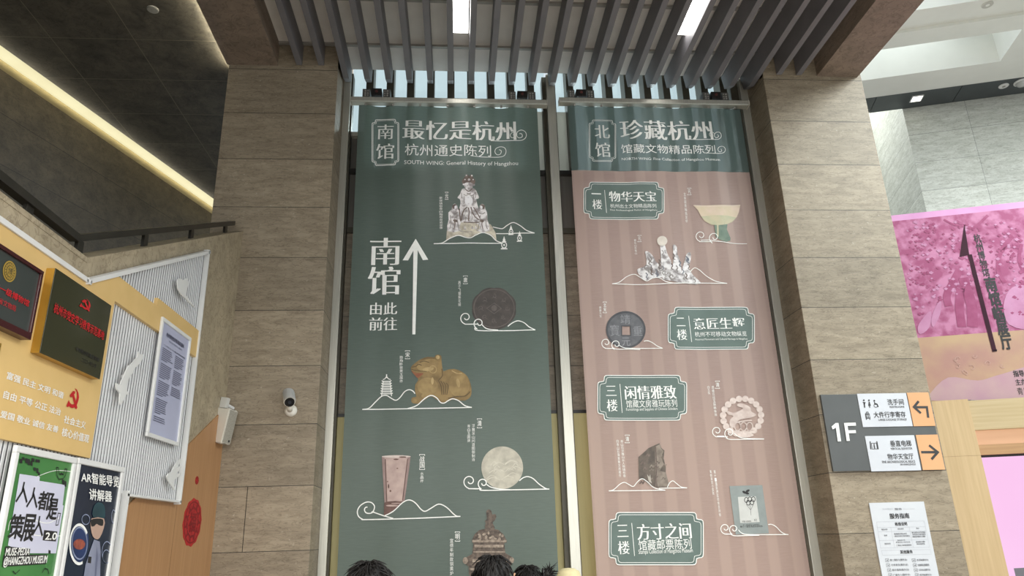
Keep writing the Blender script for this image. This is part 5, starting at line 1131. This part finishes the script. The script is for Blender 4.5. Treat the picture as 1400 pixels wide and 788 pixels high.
# bullet camera
p = yq(398, 562, YP)
t = thing('security_camera', (p.x, YP, p.z), 'white bullet security camera with black face on the left pillar', 'security camera')
bm = bmesh.new(); lathe(bm, [(.062, 0), (.062, .02), (.05, .035), (.035, .05), (.0, .055)], p, (0, -1, 0), 20); link('base', bm, M_OFFW, t, True)
bm = bmesh.new(); tube(bm, [p+Vector((0, -.04, 0)), p+Vector((0, -.09, .02)), p+Vector((0, -.11, .07))], [.028, .026, .022], 12); link('arm', bm, M_OFFW, t, True)
h = p+Vector((0, -.13, .10)); ax = Vector((.22, -.60, -.48)).normalized()
bm = bmesh.new(); lathe(bm, [(.03, -.13), (.052, -.12), (.056, -.10), (.058, .06), (.055, .075), (.05, .078)], h, ax, 20); link('housing', bm, M_OFFW, t, True)
bm = bmesh.new(); lathe(bm, [(.05, .072), (.049, .0795), (.0, .081)], h, ax, 20); link('front_glass', bm, pmat('camera_black_glass', (20, 20, 22), .1, rgb2=(16, 16, 18)), t)
bm = bmesh.new(); lathe(bm, [(.02, .080), (.018, .085), (.0, .087)], h, ax, 14); link('lens', bm, pmat('camera_lens', (48, 50, 56), .08, rgb2=(40, 42, 48)), t)
bm = bmesh.new()
sd = ax.cross(Vector((0, 0, 1))).normalized(); upv = sd.cross(ax)
for a in range(9):
    pass
ringp = [[h+ax*f+(sd*cos(th)+upv*sin(th))*.063 for th in [radians(20+140*i/10) for i in range(11)]] for f in (-.11, .095)]
va = [bm.verts.new(v) for v in ringp[0]]; vb = [bm.verts.new(v) for v in ringp[1]]
for i in range(10): bm.faces.new((va[i], va[i+1], vb[i+1], vb[i]))
r_ = bmesh.ops.solidify(bm, geom=bm.faces[:], thickness=.003); link('sun_hood', bm, M_WHITE, t)
# wayfinding sign on the right pillar
YS = YP-.03
p0 = onY(1122.5, 540.2, YS); p1 = onY(1291.5, 641.5, YS); q1 = onY(1268.5, 537.5, YS); q0 = onY(1139, 645, YS)
x0 = (p0.x+q0.x)/2; x1 = (p1.x+q1.x)/2; z1 = (p0.z+q1.z)/2; z0 = (p1.z+q0.z)/2
t = thing('wayfinding_sign', ((x0+x1)/2, YP, z0), 'dark grey wayfinding sign reading 1F with orange arrow panels', 'sign')
DG = pmat('sign_dark_grey', (92, 94, 94), .45, rgb2=(88, 90, 90), scale=4); SWH = pmat('sign_white', (210, 212, 218), .45, rgb2=(205, 207, 213), scale=4); SOR = pmat('sign_orange', (224, 170, 124), .45, rgb2=(220, 165, 119), scale=4); SIK = pmat('sign_ink', (58, 58, 58), .5, rgb2=(64, 64, 64))
link('backplate', nbox(x0, x1, YS, YP-.001, z0, z1, bev=.002), DG, t)
cv = Canvas((0, YS, H), BN, BU, 's8', gap=.0008)
def sx(px, py): q = cv.pl(px, py); return q
def panel(a, b, name, mat): # crop-pixel corners on the sign face -> raised panel
    A, B_ = cv.pl(*a), cv.pl(*b); return link(name, nbox(A.x, B_.x, YS-.006, YS, H+B_.y, H+A.y, bev=.001), mat, t)
panel((336, 58), (838, 349), 'white_panel', SWH); panel((784, 48), (1042, 346), 'orange_panel', SOR); panel((408, 438), (914, 745), 'white_panel', SWH); panel((864, 428), (1128, 738), 'orange_panel', SOR)
cv.P = Vector((0, YS-.006, H))
cv.poly('floor_number', [(110, 352), (146, 320), (172, 320), (196, 484), (166, 485), (149, 362), (120, 378)], W_, 2); cv.poly('floor_number', [(222, 320), (326, 316), (330, 344), (254, 346), (260, 386), (326, 384), (330, 410), (264, 412), (274, 480), (246, 482)], W_, 2)
cv.text('lettering', '洗手间', 606, 106, 762, 156, SIK, .008); cv.text('lettering', 'RESTROOMS', 632, 168, 764, 182, SIK, .008); cv.text('lettering', '大件行李寄存', 484, 220, 780, 268, SIK, .012); cv.text('lettering', 'LARGE LUGGAGE STORAGE', 530, 282, 786, 296, SIK, .008)
cv.text('lettering', '垂直电梯', 632, 478, 830, 528, SIK, .012); cv.text('lettering', 'VERTICAL ELEVATOR', 640, 542, 836, 557, SIK, .008); cv.text('lettering', '物华天宝厅', 608, 596, 850, 644, SIK, .008); cv.text('lettering', 'FINE ARCHAEOLOGICAL RELICS', 562, 660, 862, 674, SIK, .008); cv.text('lettering', 'IN HANGZHOU', 728, 684, 866, 698, SIK, .008)
aw = .025
cv.line('arrow', [(978, 272), (966, 178), (852, 178)], aw, SIK, 2, 0); cv.line('arrow', [(912, 232), (850, 176), (892, 124)], aw, SIK, 2.2, 0)
cv.line('arrow', [(915, 582), (1058, 582)], aw, SIK, 2, 0); cv.line('arrow', [(986, 520), (1064, 582), (1008, 646)], aw, SIK, 2.2, 0)
for cx in (400, 446): cv.ell('pictogram', cx, 116, 8, 8, SIK, 2, 12)
cv.line('pictogram', [(390, 134), (412, 136), (406, 158), (402, 136)], .008, SIK, 2, 0, False); cv.line('pictogram', [(402, 136), (408, 182)], .014, SIK, 2, 0); cv.poly('pictogram', [(444, 128), (452, 128), (464, 166), (440, 166)], SIK, 2); cv.line('pictogram', [(450, 166), (454, 182)], .010, SIK, 2, 0)
cv.ell('pictogram', 494, 120, 8, 8, SIK, 2, 12); cv.line('pictogram', [(496, 130), (500, 152), (520, 152), (530, 176)], .010, SIK, 2, 0); cv.ring('pictogram', 508, 162, 17, 17, .006, SIK, 2, 18)
cv.poly('pictogram', [(410, 234), (450, 234), (460, 280), (418, 280)], SIK, 2); cv.line('pictogram', [(420, 232), (424, 222), (438, 222), (440, 232)], .008, SIK, 2, 0); cv.ell('pictogram', 424, 286, 5, 5, SIK, 2, 10); cv.ell('pictogram', 454, 286, 5, 5, SIK, 2, 10)
for xx in (424, 434, 444): cv.line('pictogram', [(xx, 244), (xx+5, 272)], .005, SWH, 3, 0)
cv.line('pictogram', [(456, 484), (464, 556)], .011, SIK, 2, 0); cv.line('pictogram', [(516, 484), (530, 556)], .011, SIK, 2, 0); cv.line('pictogram', [(468, 502), (512, 500), (522, 552), (476, 554)], .005, SIK, 2, 0, True); cv.ell('pictogram', 492, 510, 5, 5, SIK, 2, 10); cv.line('pictogram', [(492, 516), (498, 550)], .012, SIK, 2, 0)
cv.done(t, {'arrow': 'dark bent and straight arrows', 'floor_number': 'large white 1F'})
# service notice
YN = YP-.012
cv = Canvas((0, YN, H), BN, BU, 'nt', gap=.0008)
a = cv.pl(52, 52); b = cv.pl(528, 38); x0, x1, z1 = a.x, b.x, H+(a.y+b.y)/2; z0 = z1-.86
t = thing('service_notice', ((x0+x1)/2, YP, z0), 'white paper service guide with tables on the right pillar', 'notice')
link('sheet', nbox(x0, x1, YN, YP-.001, z0, z1), pmat('notice_paper', (208, 210, 214), .5, rgb2=(203, 205, 210), scale=4), t)
LG = pmat('notice_line', (186, 188, 194), .5, rgb2=(180, 182, 188)); MG = pmat('notice_grey_ink', (104, 104, 108), .5, rgb2=(112, 112, 116))
cv.text('lettering', '服务指南', 226, 144, 404, 184, M_INK, .02); cv.text('lettering', '杭州博物馆', 166, 98, 262, 110, LG); cv.text('lettering', '服务', 272, 96, 338, 112, MG, .01); cv.line('lettering', [(346, 104), (450, 102)], .003, LG, 2, 0)
cv.text('lettering', '租借说明', 274, 221, 384, 247, M_INK, .02); cv.text('lettering', '其他服务', 320, 464, 432, 490, M_INK, .02)
def hl(y, xa, xb, d=0): cv.line('table_lines', [(xa, y+4), (xb, y-4)], .0025, LG, 1, 0)
for y, xa, xb in ((212, 116, 532), (262, 128, 542), (298, 132, 548), (374, 142, 562), (440, 152, 578), (460, 160, 584), (502, 168, 594)): hl(y, xa, xb)
for xa, ya, xb, yb in ((116, 216, 152, 444), (532, 208, 578, 436), (240, 262, 274, 440), (400, 258, 436, 438), (160, 464, 168, 506), (584, 456, 594, 498)): cv.line('table_lines', [(xa, ya), (xb, yb)], .0025, LG, 1, 0)
for txt, bb in (('物品名称', (158, 276, 212, 288)), ('租用说明', (298, 272, 352, 282)), ('备注', (460, 266, 488, 276)), ('轮椅', (182, 328, 210, 340)), ('免费使用,押金500元', (266, 314, 382, 326)), ('(请出示证件,归还时退还)', (270, 334, 406, 346)), ('请在服务台归还物品', (420, 302, 542, 312)), ('如有损坏,照价赔偿', (428, 320, 544, 330)), ('谢谢您的配合与理解', (428, 338, 542, 348)), ('语音导览', (184, 400, 240, 412)), ('每台20元/次', (296, 370, 366, 380)), ('押金(元):100元/台', (284, 388, 410, 398)), ('二维码:扫码租借使用', (286, 414, 420, 424)), ('请在服务台领取', (458, 384, 540, 394)), ('退还设备押金', (464, 402, 538, 412))): cv.text('lettering', txt, *bb, MG, .006)
for i, (l, r2) in enumerate((('第二课堂卡(服务台)', '老花镜(服务台)'), ('行李寄存(服务台)', '无障碍设施服务'), ('雨伞借用(服务台)', '公用电话(服务台)'), ('广播寻人(服务台)', '医药箱(服务台)'))):
    y = 548+i*43; d = i*9
    for bxp, txt, wd in ((192+d, l, 150), (424+d, r2, 104)):
        cv.line('pictogram', [(bxp, y-10), (bxp+28, y-12), (bxp+32, y+14), (bxp+4, y+16)], .003, MG, 2, 0, True); cv.line('pictogram', [(bxp+10, y), (bxp+18, y+6), (bxp+24, y-2)], .004, M_INK, 2, 0); cv.text('lettering', txt, bxp+40, y-8, bxp+40+wd, y+8, MG, .006)
cv.done(t)
# ================================================================== RIGHT: ATRIUM BANNER, OAK PORTAL, SCREEN
def plane16(d): return DD*d + Vector((0, 0, H))
dB = 9.756
PKM = pmat('pink_tree_print', (186, 124, 156), .6, spec=.2, rgb2=(154, 82, 116), scale=7, detail=9, lo=.40, hi=.60)
PKT = pmat('pink_top_print', (206, 152, 192), .6, spec=.2, rgb2=(198, 142, 184), scale=4)
TAN = pmat('tan_print', (184, 156, 126), .6, spec=.2, rgb2=(170, 132, 122), scale=2.2, detail=6, lo=.35, hi=.7); LILP = pmat('lilac_print', (176, 140, 154), .6, spec=.2, rgb2=(184, 156, 156), scale=2.4, detail=5)
t = thing('exhibition_banner', (DD*dB+EE*4.4).to_tuple(), 'large pink and tan exhibition banner with black arrow on the right', 'banner')
def s16(d0, d1, e0, e1, z0, z1, mat, name): return link(name, b16(d0, d1, e0, e1, H+z0, H+z1), mat, t)
s16(dB, dB+.012, 2.9, 7.2, 2.235, 3.845, PKM, 'cloth'); s16(dB, dB+.012, 2.9, 7.2, 3.845, 3.93, PKT, 'top_hem'); s16(dB, dB+.012, 2.9, 7.2, 1.42, 2.235, TAN, 'tan_field')
cv = Canvas(plane16(dB), -DD, EE, 'pk', gap=.002)
cv.v = Vector((0, 0, 1))
DM = pmat('plum_print', (56, 30, 42), .7, spec=.15, rgb2=(62, 35, 46)); RD = pmat('magenta_print', (144, 70, 104), .6, spec=.2, rgb2=(158, 86, 120), scale=9, detail=6); RL = pmat('pale_pink_print', (190, 138, 170), .6, spec=.2, rgb2=(180, 124, 156), scale=6)
# arrow and lettering
cv.poly('printed_arrow', [(389, 244), (408, 362), (371, 371)], DM, 4); cv.poly('printed_arrow', [(402, 362), (418, 360), (514, 733), (497, 736)], DM, 4)
for i, ch in enumerate('杭州博物馆'):
    x = 422+i*8; y = 284+i*32.6; cv.text('lettering', ch, x, y, x+34, y+29, M_INK, .012, 0, 4)
for i, ch in enumerate('南馆临展厅'):
    x = 464+i*15; y = 450+i*56; cv.text('lettering', ch, x, y, x+54, y+50, M_INK, .03, 0, 4)
# branches, trunks and leafy sprays of the printed landscape
random.seed(21)
for pts, w in (([(330, 560), (322, 520), (345, 470), (372, 420)], .09), ([(420, 640), (418, 560), (400, 500), (385, 450)], .12), ([(380, 640), (370, 560), (376, 480)], .10), ([(545, 470), (520, 420), (530, 350), (575, 290)], .05), ([(530, 350), (560, 330), (600, 336)], .03), ([(360, 232), (420, 258), (480, 210)], .035), ([(310, 226), (350, 246), (395, 250)], .025), ([(620, 430), (600, 380), (610, 320)], .04)):
    cv.line('printed_trees', pts, w, RD, 1, 6)
for k in range(420):
    x = random.uniform(170, 640); y = random.uniform(235, 600)
    if 300 < x < 520 and y > 520: continue
    r = random.uniform(3.5, 9); a0 = random.uniform(0, 3)
    cv.poly('printed_leaves', [(x+r*(1+.35*sin(5*a+a0))*cos(a), y+.6*r*(1+.3*cos(4*a))*sin(a)) for a in (2*pi*i/12 for i in range(12))], (RD, RL, RD)[k % 3], 1.5+.005*k)
for pts in ([(262, 610), (280, 560), (300, 540), (296, 590), (270, 640)], [(210, 640), (235, 600), (262, 580), (255, 640), (220, 668)], [(540, 560), (560, 500), (600, 480), (640, 500), (650, 640), (560, 630)]): cv.poly('printed_leaves', pts, RL, 2.6, 3)
cv.k = 'P7'
cv.text('lettering', '指导单位', 414, 134, 570, 166, M_INK, .02, 0, 4); cv.text('lettering', '主办单位', 428, 192, 590, 224, M_INK, .012, 0, 4); cv.text('lettering', '青岛市博物馆', 440, 248, 700, 282, M_INK, 0, 0, 4); cv.poly('lettering', [(280, -8), (310, -10), (310, 4), (284, 6)], M_INK, 4)
cv.poly('lower_wash', [(-150, 300), (-20, 180), (180, 200), (330, 160), (640, 90), (640, 318), (130, 330), (-150, 334)], LILP, 1, 4)
random.seed(8)
for k in range(9):
    x = random.uniform(20, 380); y = random.uniform(20, 160); cv.line('lower_wash', spiral(x, y, random.uniform(14, 34), .8, random.random()*6, 1, 14), .008, pmat('tan_line_print', (186, 150, 138), .55, rgb2=(178, 142, 130)), 2.5, 0)
cv.done(t, {'printed_arrow': 'tall dark plum arrow pointing up', 'lettering': 'black vertical characters', 'tan_field': 'tan lower field'})
# oak portal
dQ = 9.166
t = thing('oak_portal', tuple(DD*dQ+EE*3.2), 'pale oak portal beside the right pillar framing the pink screen', 'portal')
link('post', b16(dQ, dQ+.42, 3.015, 3.395, 0, H+1.345), M_WOODL, t); link('post', b16(dQ, dQ+.42, 6.4, 6.78, 0, H+1.345), M_WOODL, t)
link('lintel', b16(dQ+.03, dQ+.42, 3.395, 6.4, H+.996, H+1.330), M_WOODLH, t)
link('inner_rail', b16(dQ+.05, dQ+.40, 3.395, 6.4, H+.722, H+.833), pmat('oak_inner_rail', (186, 146, 104), .45, rgb2=(172, 132, 92), scale=3, stretch=(.5, .5, 14)), t)
link('lit_panel', b16(dQ+.10, dQ+.36, 3.395, 6.4, H+.833, H+.996), pmat('peach_panel_glow', (240, 188, 146), .5, emit=.62, ebase=(150, 120, 96), rgb2=(232, 178, 136), scale=2, stretch=(1, 1, 6)), t)  # illuminated wood panel, its warm glow put into the material
link('seam', b16(dQ-.0008, dQ+.01, 3.016, 3.394, H+.714, H+.7165), pmat('oak_seam', (150, 120, 84), .7, rgb2=(144, 114, 80)), t)
t = thing('display_screen', tuple(DD*dQ+EE*4.9), 'large glowing pink display screen inside the oak portal', 'screen')
link('bezel', b16(dQ+.12, dQ+.2, 3.396, 6.399, .12, H+.721), M_BLK, t)
link('screen', b16(dQ+.113, dQ+.12, 3.422, 6.37, .15, H+.697), pmat('pink_screen_image', (249, 198, 238), .3, emit=1.0, ebase=(16, 14, 16), rgb2=(246, 192, 234), scale=.8), t)
cvs = Canvas(plane16(dQ+.113), -DD, EE, 'nt', gap=.0008)
cvs.poly('picture_block', [(1310, 620), (1500, 610), (1560, 900), (1380, 905)], pmat('screen_grey_image', (128, 126, 130), .3, emit=.9, ebase=(15, 15, 15), rgb2=(118, 116, 120)), 1); cvs.done(t)

# ================================================================== VISITORS
HAIR = pmat('black_hair', (16, 14, 14), .5, spec=.25, rgb2=(24, 21, 20), scale=60, stretch=(1, 1, .3), bump=.4); SKIN = pmat('skin', (214, 168, 142), .55, rgb2=(206, 158, 132), scale=10)
def skinmesh(edges, verts, radii, root=0, sub=1):
    """branching body surface grown around connected joints"""
    me = bpy.data.meshes.new('s'); me.from_pydata(verts, edges, []); o = bpy.data.objects.new('s', me); COL.objects.link(o)
    sk = o.modifiers.new('k', 'SKIN'); sk.use_smooth_shade = True
    sv = me.skin_vertices[0].data
    for i, r in enumerate(radii): sv[i].radius = (r, r) if not isinstance(r, tuple) else r; sv[i].use_root = (i == root)
    sb = o.modifiers.new('b', 'SUBSURF'); sb.levels = sub
    bpy.context.view_layer.update(); m2 = bpy.data.meshes.new_from_object(o.evaluated_get(bpy.context.evaluated_depsgraph_get()))
    bpy.data.objects.remove(o); bpy.data.meshes.remove(me); return m2
def to_bm(bm, me, M=None):
    n0 = len(bm.verts); bm.from_mesh(me)
    if M is not None:
        bm.verts.ensure_lookup_table()
        for v in bm.verts[n0:]: v.co = M @ v.co
def ellipsoid(bm, c, r, M=None, n=18):
    c = Vector(c); rr = bmesh.ops.create_uvsphere(bm, u_segments=n, v_segments=n//2+2, radius=1)
    for v in rr['verts']:
        v.co = Vector((v.co.x*r[0], v.co.y*r[1], v.co.z*r[2]))+c
        if M is not None: v.co = M @ v.co
def person(name, X, Y, yaw, h, label, shirt, trou, hair, nod=0., hat=None, phone=False):
    """standing figure facing +Y locally (towards the banners), turned by yaw"""
    k = h/1.7
    t = bpy.data.objects.new(name, None); COL.objects.link(t); t.location = (X, Y, 0); t.rotation_euler = (0, 0, yaw); set_props(t, label, 'person')
    V = []; E_ = []; R_ = []
    def j(p, r, par=None):
        V.append((p[0]*k, p[1]*k, p[2]*k)); R_.append(r*k); i = len(V)-1
        if par is not None: E_.append((par, i))
        return i
    pel = j((0, 0, .95), .135); wa = j((0, .01, 1.1), .12, pel); ch = j((0, .01, 1.27), .135, wa); nb = j((0, -.005, 1.42), .075, ch); nk = j((0, .015, 1.50), .052, nb); sk_ = j((0, .025, 1.58), .06, nk)
    for s in (-1, 1):
        sh = j((s*.165, -.005, 1.385), .058, ch); el = j((s*.225, -.02, 1.10), .042, sh); wr = j((s*.235, .09, .88), .028, el) if not (phone and s == 1) else j((s*.15, .25, 1.2), .028, el)
        base = Vector(V[wr])/k; d = (base-Vector(V[el])/k).normalized(); sd = Vector((1, 0, 0)); 
        pm = j(base+d*.06, .030, wr)
        nrm = d.cross(sd).normalized()
        for f, (o_, ln) in enumerate(((-.026, .072), (-.009, .082), (.009, .076), (.026, .060))):
            a = base+d*.095+sd*o_; kn = j(a, .0095, pm); m1 = j(a+d*ln*.45+nrm*.008*-1, .0088, kn); j(a+d*ln*.85+nrm*-.026, .0078, m1)
        th = base+d*.045-sd*s*.036+nrm*-.01; i0 = j(th, .012, pm); i1 = j(th+d*.032-sd*s*.012+nrm*-.014, .0105, i0); j(th+d*.058-sd*s*.010+nrm*-.026, .009, i1)
        hp = j((s*.095, 0, .88), .095, pel); kn = j((s*.10, .02, .49), .06, hp); an = j((s*.105, -.02, .09), .040, kn); ft = j((s*.115, .09, .035), .036, an); j((s*.125, .17, .03), .03, ft)
    body = skinmesh(E_, V, R_, 0, 1)
    bm = bmesh.new(); to_bm(bm, body)
    hc = Vector((0, .035, 1.595))*k
    MH = Matrix.Translation(hc) @ Matrix.Rotation(nod, 4, 'X')
    ellipsoid(bm, (0, .0, .0), (.074*k, .092*k, .108*k), MH, 24); ellipsoid(bm, (0, .038*k, -.055*k), (.052*k, .05*k, .055*k), MH)      # skull, jaw
    ellipsoid(bm, (0, .096*k, -.012*k), (.013*k, .017*k, .026*k), MH, 12)                                                           # nose
    for s in (-1, 1):
        ellipsoid(bm, (s*.075*k, -.002*k, -.012*k), (.010*k, .022*k, .032*k), MH, 12)                                              # ears
        ellipsoid(bm, (s*.03*k, .082*k, .012*k), (.016*k, .008*k, .009*k), MH, 10)                                                # lids
    ellipsoid(bm, (0, .088*k, -.052*k), (.024*k, .008*k, .008*k), MH, 12)                                                           # lips
    me = bpy.data.meshes.new('b'); bm.to_mesh(me); bm.free(); o = bpy.data.objects.new('b', me); COL.objects.link(o)
    rm = o.modifiers.new('r', 'REMESH'); rm.mode = 'VOXEL'; rm.voxel_size = .0075; sm = o.modifiers.new('s', 'SMOOTH'); sm.factor = .5; sm.iterations = 3
    bpy.context.view_layer.update(); m2 = bpy.data.meshes.new_from_object(o.evaluated_get(bpy.context.evaluated_depsgraph_get())); bpy.data.objects.remove(o)
    def add(nm, me, mt, par=t):
        me.materials.clear(); me.materials.append(mt); ob = bpy.data.objects.new(nm, me); COL.objects.link(ob); ob.parent = par
        for p in me.polygons: p.use_smooth = True
        return ob
    add('body', m2, SKIN)
    # eyes
    for s in (-1, 1):
        bm = bmesh.new(); ellipsoid(bm, (s*.03*k, .086*k, .012*k), (.011*k, .007*k, .006*k), MH, 10); me = bpy.data.meshes.new('eye'); bm.to_mesh(me); bm.free(); add('eye', me, M_INK)
    # clothes as shells over the body
    iv = []; ie = []; ir = []
    def c(p, r, par=None):
        iv.append((p[0]*k, p[1]*k, p[2]*k)); ir.append(r*k); i = len(iv)-1
        if par is not None: ie.append((par, i))
        return i
    a = c((0, 0, .88), .17); b = c((0, .01, 1.1), .155, a); d = c((0, .01, 1.28), .16, b); c((0, -.005, 1.42), .10, d)
    for s in (-1, 1):
        q = c((s*.17, -.005, 1.385), .082, d); c((s*.205, -.013, 1.2), .068, q)
    add('shirt', skinmesh(ie, iv, ir), shirt)
    iv, ie, ir = [], [], []
    a = c((0, 0, .95), .155)
    for s in (-1, 1):
        q = c((s*.095, 0, .86), .112, a); w = c((s*.10, .02, .49), .082, q); c((s*.105, -.02, .10), .068, w)
    add('trousers', skinmesh(ie, iv, ir), trou)
    for s in (-1, 1):
        bm = bmesh.new(); ellipsoid(bm, (s*.118*k, .07*k, .045*k), (.05*k, .135*k, .045*k), None, 16)
        for v in bm.verts: v.co.z = max(v.co.z, .004)
        me = bpy.data.meshes.new('shoe'); bm.to_mesh(me); bm.free(); add('shoe', me, M_INK if shirt.name.startswith('navy') else M_WHITE)
    # hair: cap with layered strands
    random.seed(hash(name+str(h)) % 1000 if False else int(h*1000))
    bm = bmesh.new()
    long_, bun = hair.get('long', 0), hair.get('bun', 0)
    rr = bmesh.ops.create_uvsphere(bm, u_segments=40, v_segments=24, radius=1)
    for v in rr['verts']:
        x, y, z = v.co
        lim = -.30 if y < 0 else (.15+.35*max(0, y))                   # hairline: low at the nape, high over the face
        z2 = z
        if z < lim: z2 = lim-.02*(lim-z); f = .80
        else: f = 1.0
        n = 1+.035*sin(9*atan2(y, x)+5*z)+.02*sin(23*atan2(y, x))
        v.co = MH @ Vector((x*.088*k*n*f, (y*.106*n*f-.008)*k, (z2*.124*n+.004)*k))
    me = bpy.data.meshes.new('hair'); bm.to_mesh(me); bm.free(); ho = add('hair', me, HAIR)
    bm = bmesh.new()
    for q in range(hair.get('n', 260)):
        th = random.uniform(0, 2*pi); ph = random.uniform(.05, 1.5)
        if sin(th) > .1 and ph > 1.0: ph *= .6
        p0 = Vector((sin(ph)*cos(th)*.089, sin(ph)*sin(th)*.107-.008, cos(ph)*.126+.004))
        tang = Vector((cos(th)*cos(ph), sin(th)*cos(ph), -sin(ph))); out = p0.normalized()
        wb = .12+hair.get('lift', .12)*.8; wob = Vector((random.uniform(-wb, wb), random.uniform(-wb, wb), random.uniform(-.1, .1)))
        L_ = random.uniform(.035, .075); lift = random.uniform(.0, hair.get('lift', .12))
        pts = [MH @ (p*k) for p in (p0*.985, p0+(tang+wob)*L_*.5+out*(.004+lift*.02), p0+(tang+wob)*L_+out*(lift*.06-.012*(L_/.07)))]
        w = random.uniform(.002, .0045)*k
        tube(bm, pts, [w, w*.9, w*.15], 4)
    me = bpy.data.meshes.new('strands'); bm.to_mesh(me); bm.free(); add('strands', me, HAIR, ho)
    if bun:
        bm = bmesh.new(); cb = Vector((bun[0], bun[1], bun[2]))*k
        ellipsoid(bm, cb, (.036*k, .036*k, .034*k), MH, 16)
        for q in range(60):
            dv = Vector((random.gauss(.3, .8), random.gauss(0, .8), random.gauss(.35, .8))).normalized(); L_ = random.uniform(.05, .09)
            wv = Vector((random.uniform(-1, 1), random.uniform(-1, 1), random.uniform(-1, .2)))*.02
            tube(bm, [MH @ (cb+dv*.02*k), MH @ (cb+dv*L_*.6*k), MH @ (cb+(dv*L_+wv)*k)], [.0045*k, .0035*k, .0006], 4)
        me = bpy.data.meshes.new('bun'); bm.to_mesh(me); bm.free(); add('hair_bun', me, HAIR, ho)
        bm = bmesh.new(); tor = [MH @ (Vector((bun[0]*.78, bun[1]*.9, bun[2]))*k + Vector((0, .034*k*cos(a_), .034*k*sin(a_)))) for a_ in (2*pi*i/12 for i in range(13))]
        tube(bm, tor, .007*k, 6); me = bpy.data.meshes.new('tie'); bm.to_mesh(me); bm.free(); add('hair_tie', me, M_INK, ho)
    if hair.get('clip'):
        bm = bmesh.new(); cc = Vector(hair['clip'])*k
        for q in range(4): ellipsoid(bm, cc+Vector((.0, .004*q, .012*q-.018))*k, (.011*k, .012*k, .010*k), MH, 8)
        me = bpy.data.meshes.new('clip'); bm.to_mesh(me); bm.free(); ob = add('hair_clip', me, pmat('orange_clip', (232, 150, 80), .4, rgb2=(240, 214, 190), scale=60, lo=.45, hi=.55), ho); ob['label'] = 'small orange and white hair clip'
    if hat:
        bm = bmesh.new(); lathe(bm, [(.106*k, -.0), (.108*k, .006), (.098*k, .020), (.096*k, .06), (.082*k, .098), (.045*k, .118), (.0, .122)], (0, 0, 0), (0, 0, 1), 28)
        for v in bm.verts: v.co = MH @ (v.co+Vector((0, -.004, .038)))
        me = bpy.data.meshes.new('hat'); bm.to_mesh(me); bm.free(); ob = add('hat', me, hat); ob['label'] = 'cream cloth hat'
        bm = bmesh.new(); lathe(bm, [(.1015*k, .022), (.1015*k, .04)], (0, 0, 0), (0, 0, 1), 28)
        for v in bm.verts: v.co = MH @ (v.co+Vector((0, -.004, .038)))
        me = bpy.data.meshes.new('band'); bm.to_mesh(me); bm.free(); add('hat_band', me, pmat('hat_band_cloth', (190, 180, 130), .7, rgb2=(182, 172, 122)), ob)
    return t
def stand(px, py, Y): p = onY(px, py, Y); return p.x, Y, p.z     # ground spot and crown height for a head seen at px, py
navy = pmat('navy_shirt_cloth', (44, 52, 74), .8, rgb2=(38, 45, 66), scale=30); whitec = pmat('white_shirt_cloth', (222, 220, 214), .8, rgb2=(214, 212, 206), scale=30); greyc = pmat('grey_trouser_cloth', (92, 92, 96), .8, rgb2=(84, 84, 88), scale=30); denim = pmat('denim_cloth', (64, 80, 112), .8, rgb2=(56, 70, 100), scale=40); creamc = pmat('cream_cloth', (196, 186, 146), .8, rgb2=(188, 178, 138), scale=30); blk = pmat('black_cloth', (40, 40, 42), .8, rgb2=(34, 34, 36), scale=30)
def place(px, py, Y, crown): x, y, z = stand(px, py, Y); return x, y, z/crown*1.7
CRN = 1.727
x, y, h = place(503, 768.5, 3.45, CRN); person('person', x, y, radians(0), h, 'person with short tousled black hair, seen from behind at the left', navy, greyc, {'n': 330, 'lift': .22}, .05)
x, y, h = place(669, 760, 3.7, CRN); person('person', x, y, radians(-28), h, 'person with smooth black hair in front of the printed censer', blk, denim, {'n': 260, 'lift': .05}, -.05)
x, y, h = place(722, 773.5, 4.75, CRN); person('person', x, y, radians(0), h, 'person with black hair in a spiky side bun and an orange clip', whitec, greyc, {'n': 260, 'lift': .12, 'bun': (.125, -.03, .075), 'clip': (-.088, -.02, .06)}, .0)
x, y, h = place(778, 782, 5.2, CRN+.02); person('person', x, y, radians(0), h, 'person in a cream hat right of the spiky bun', creamc, denim, {'n': 60}, .0, hat=creamc)
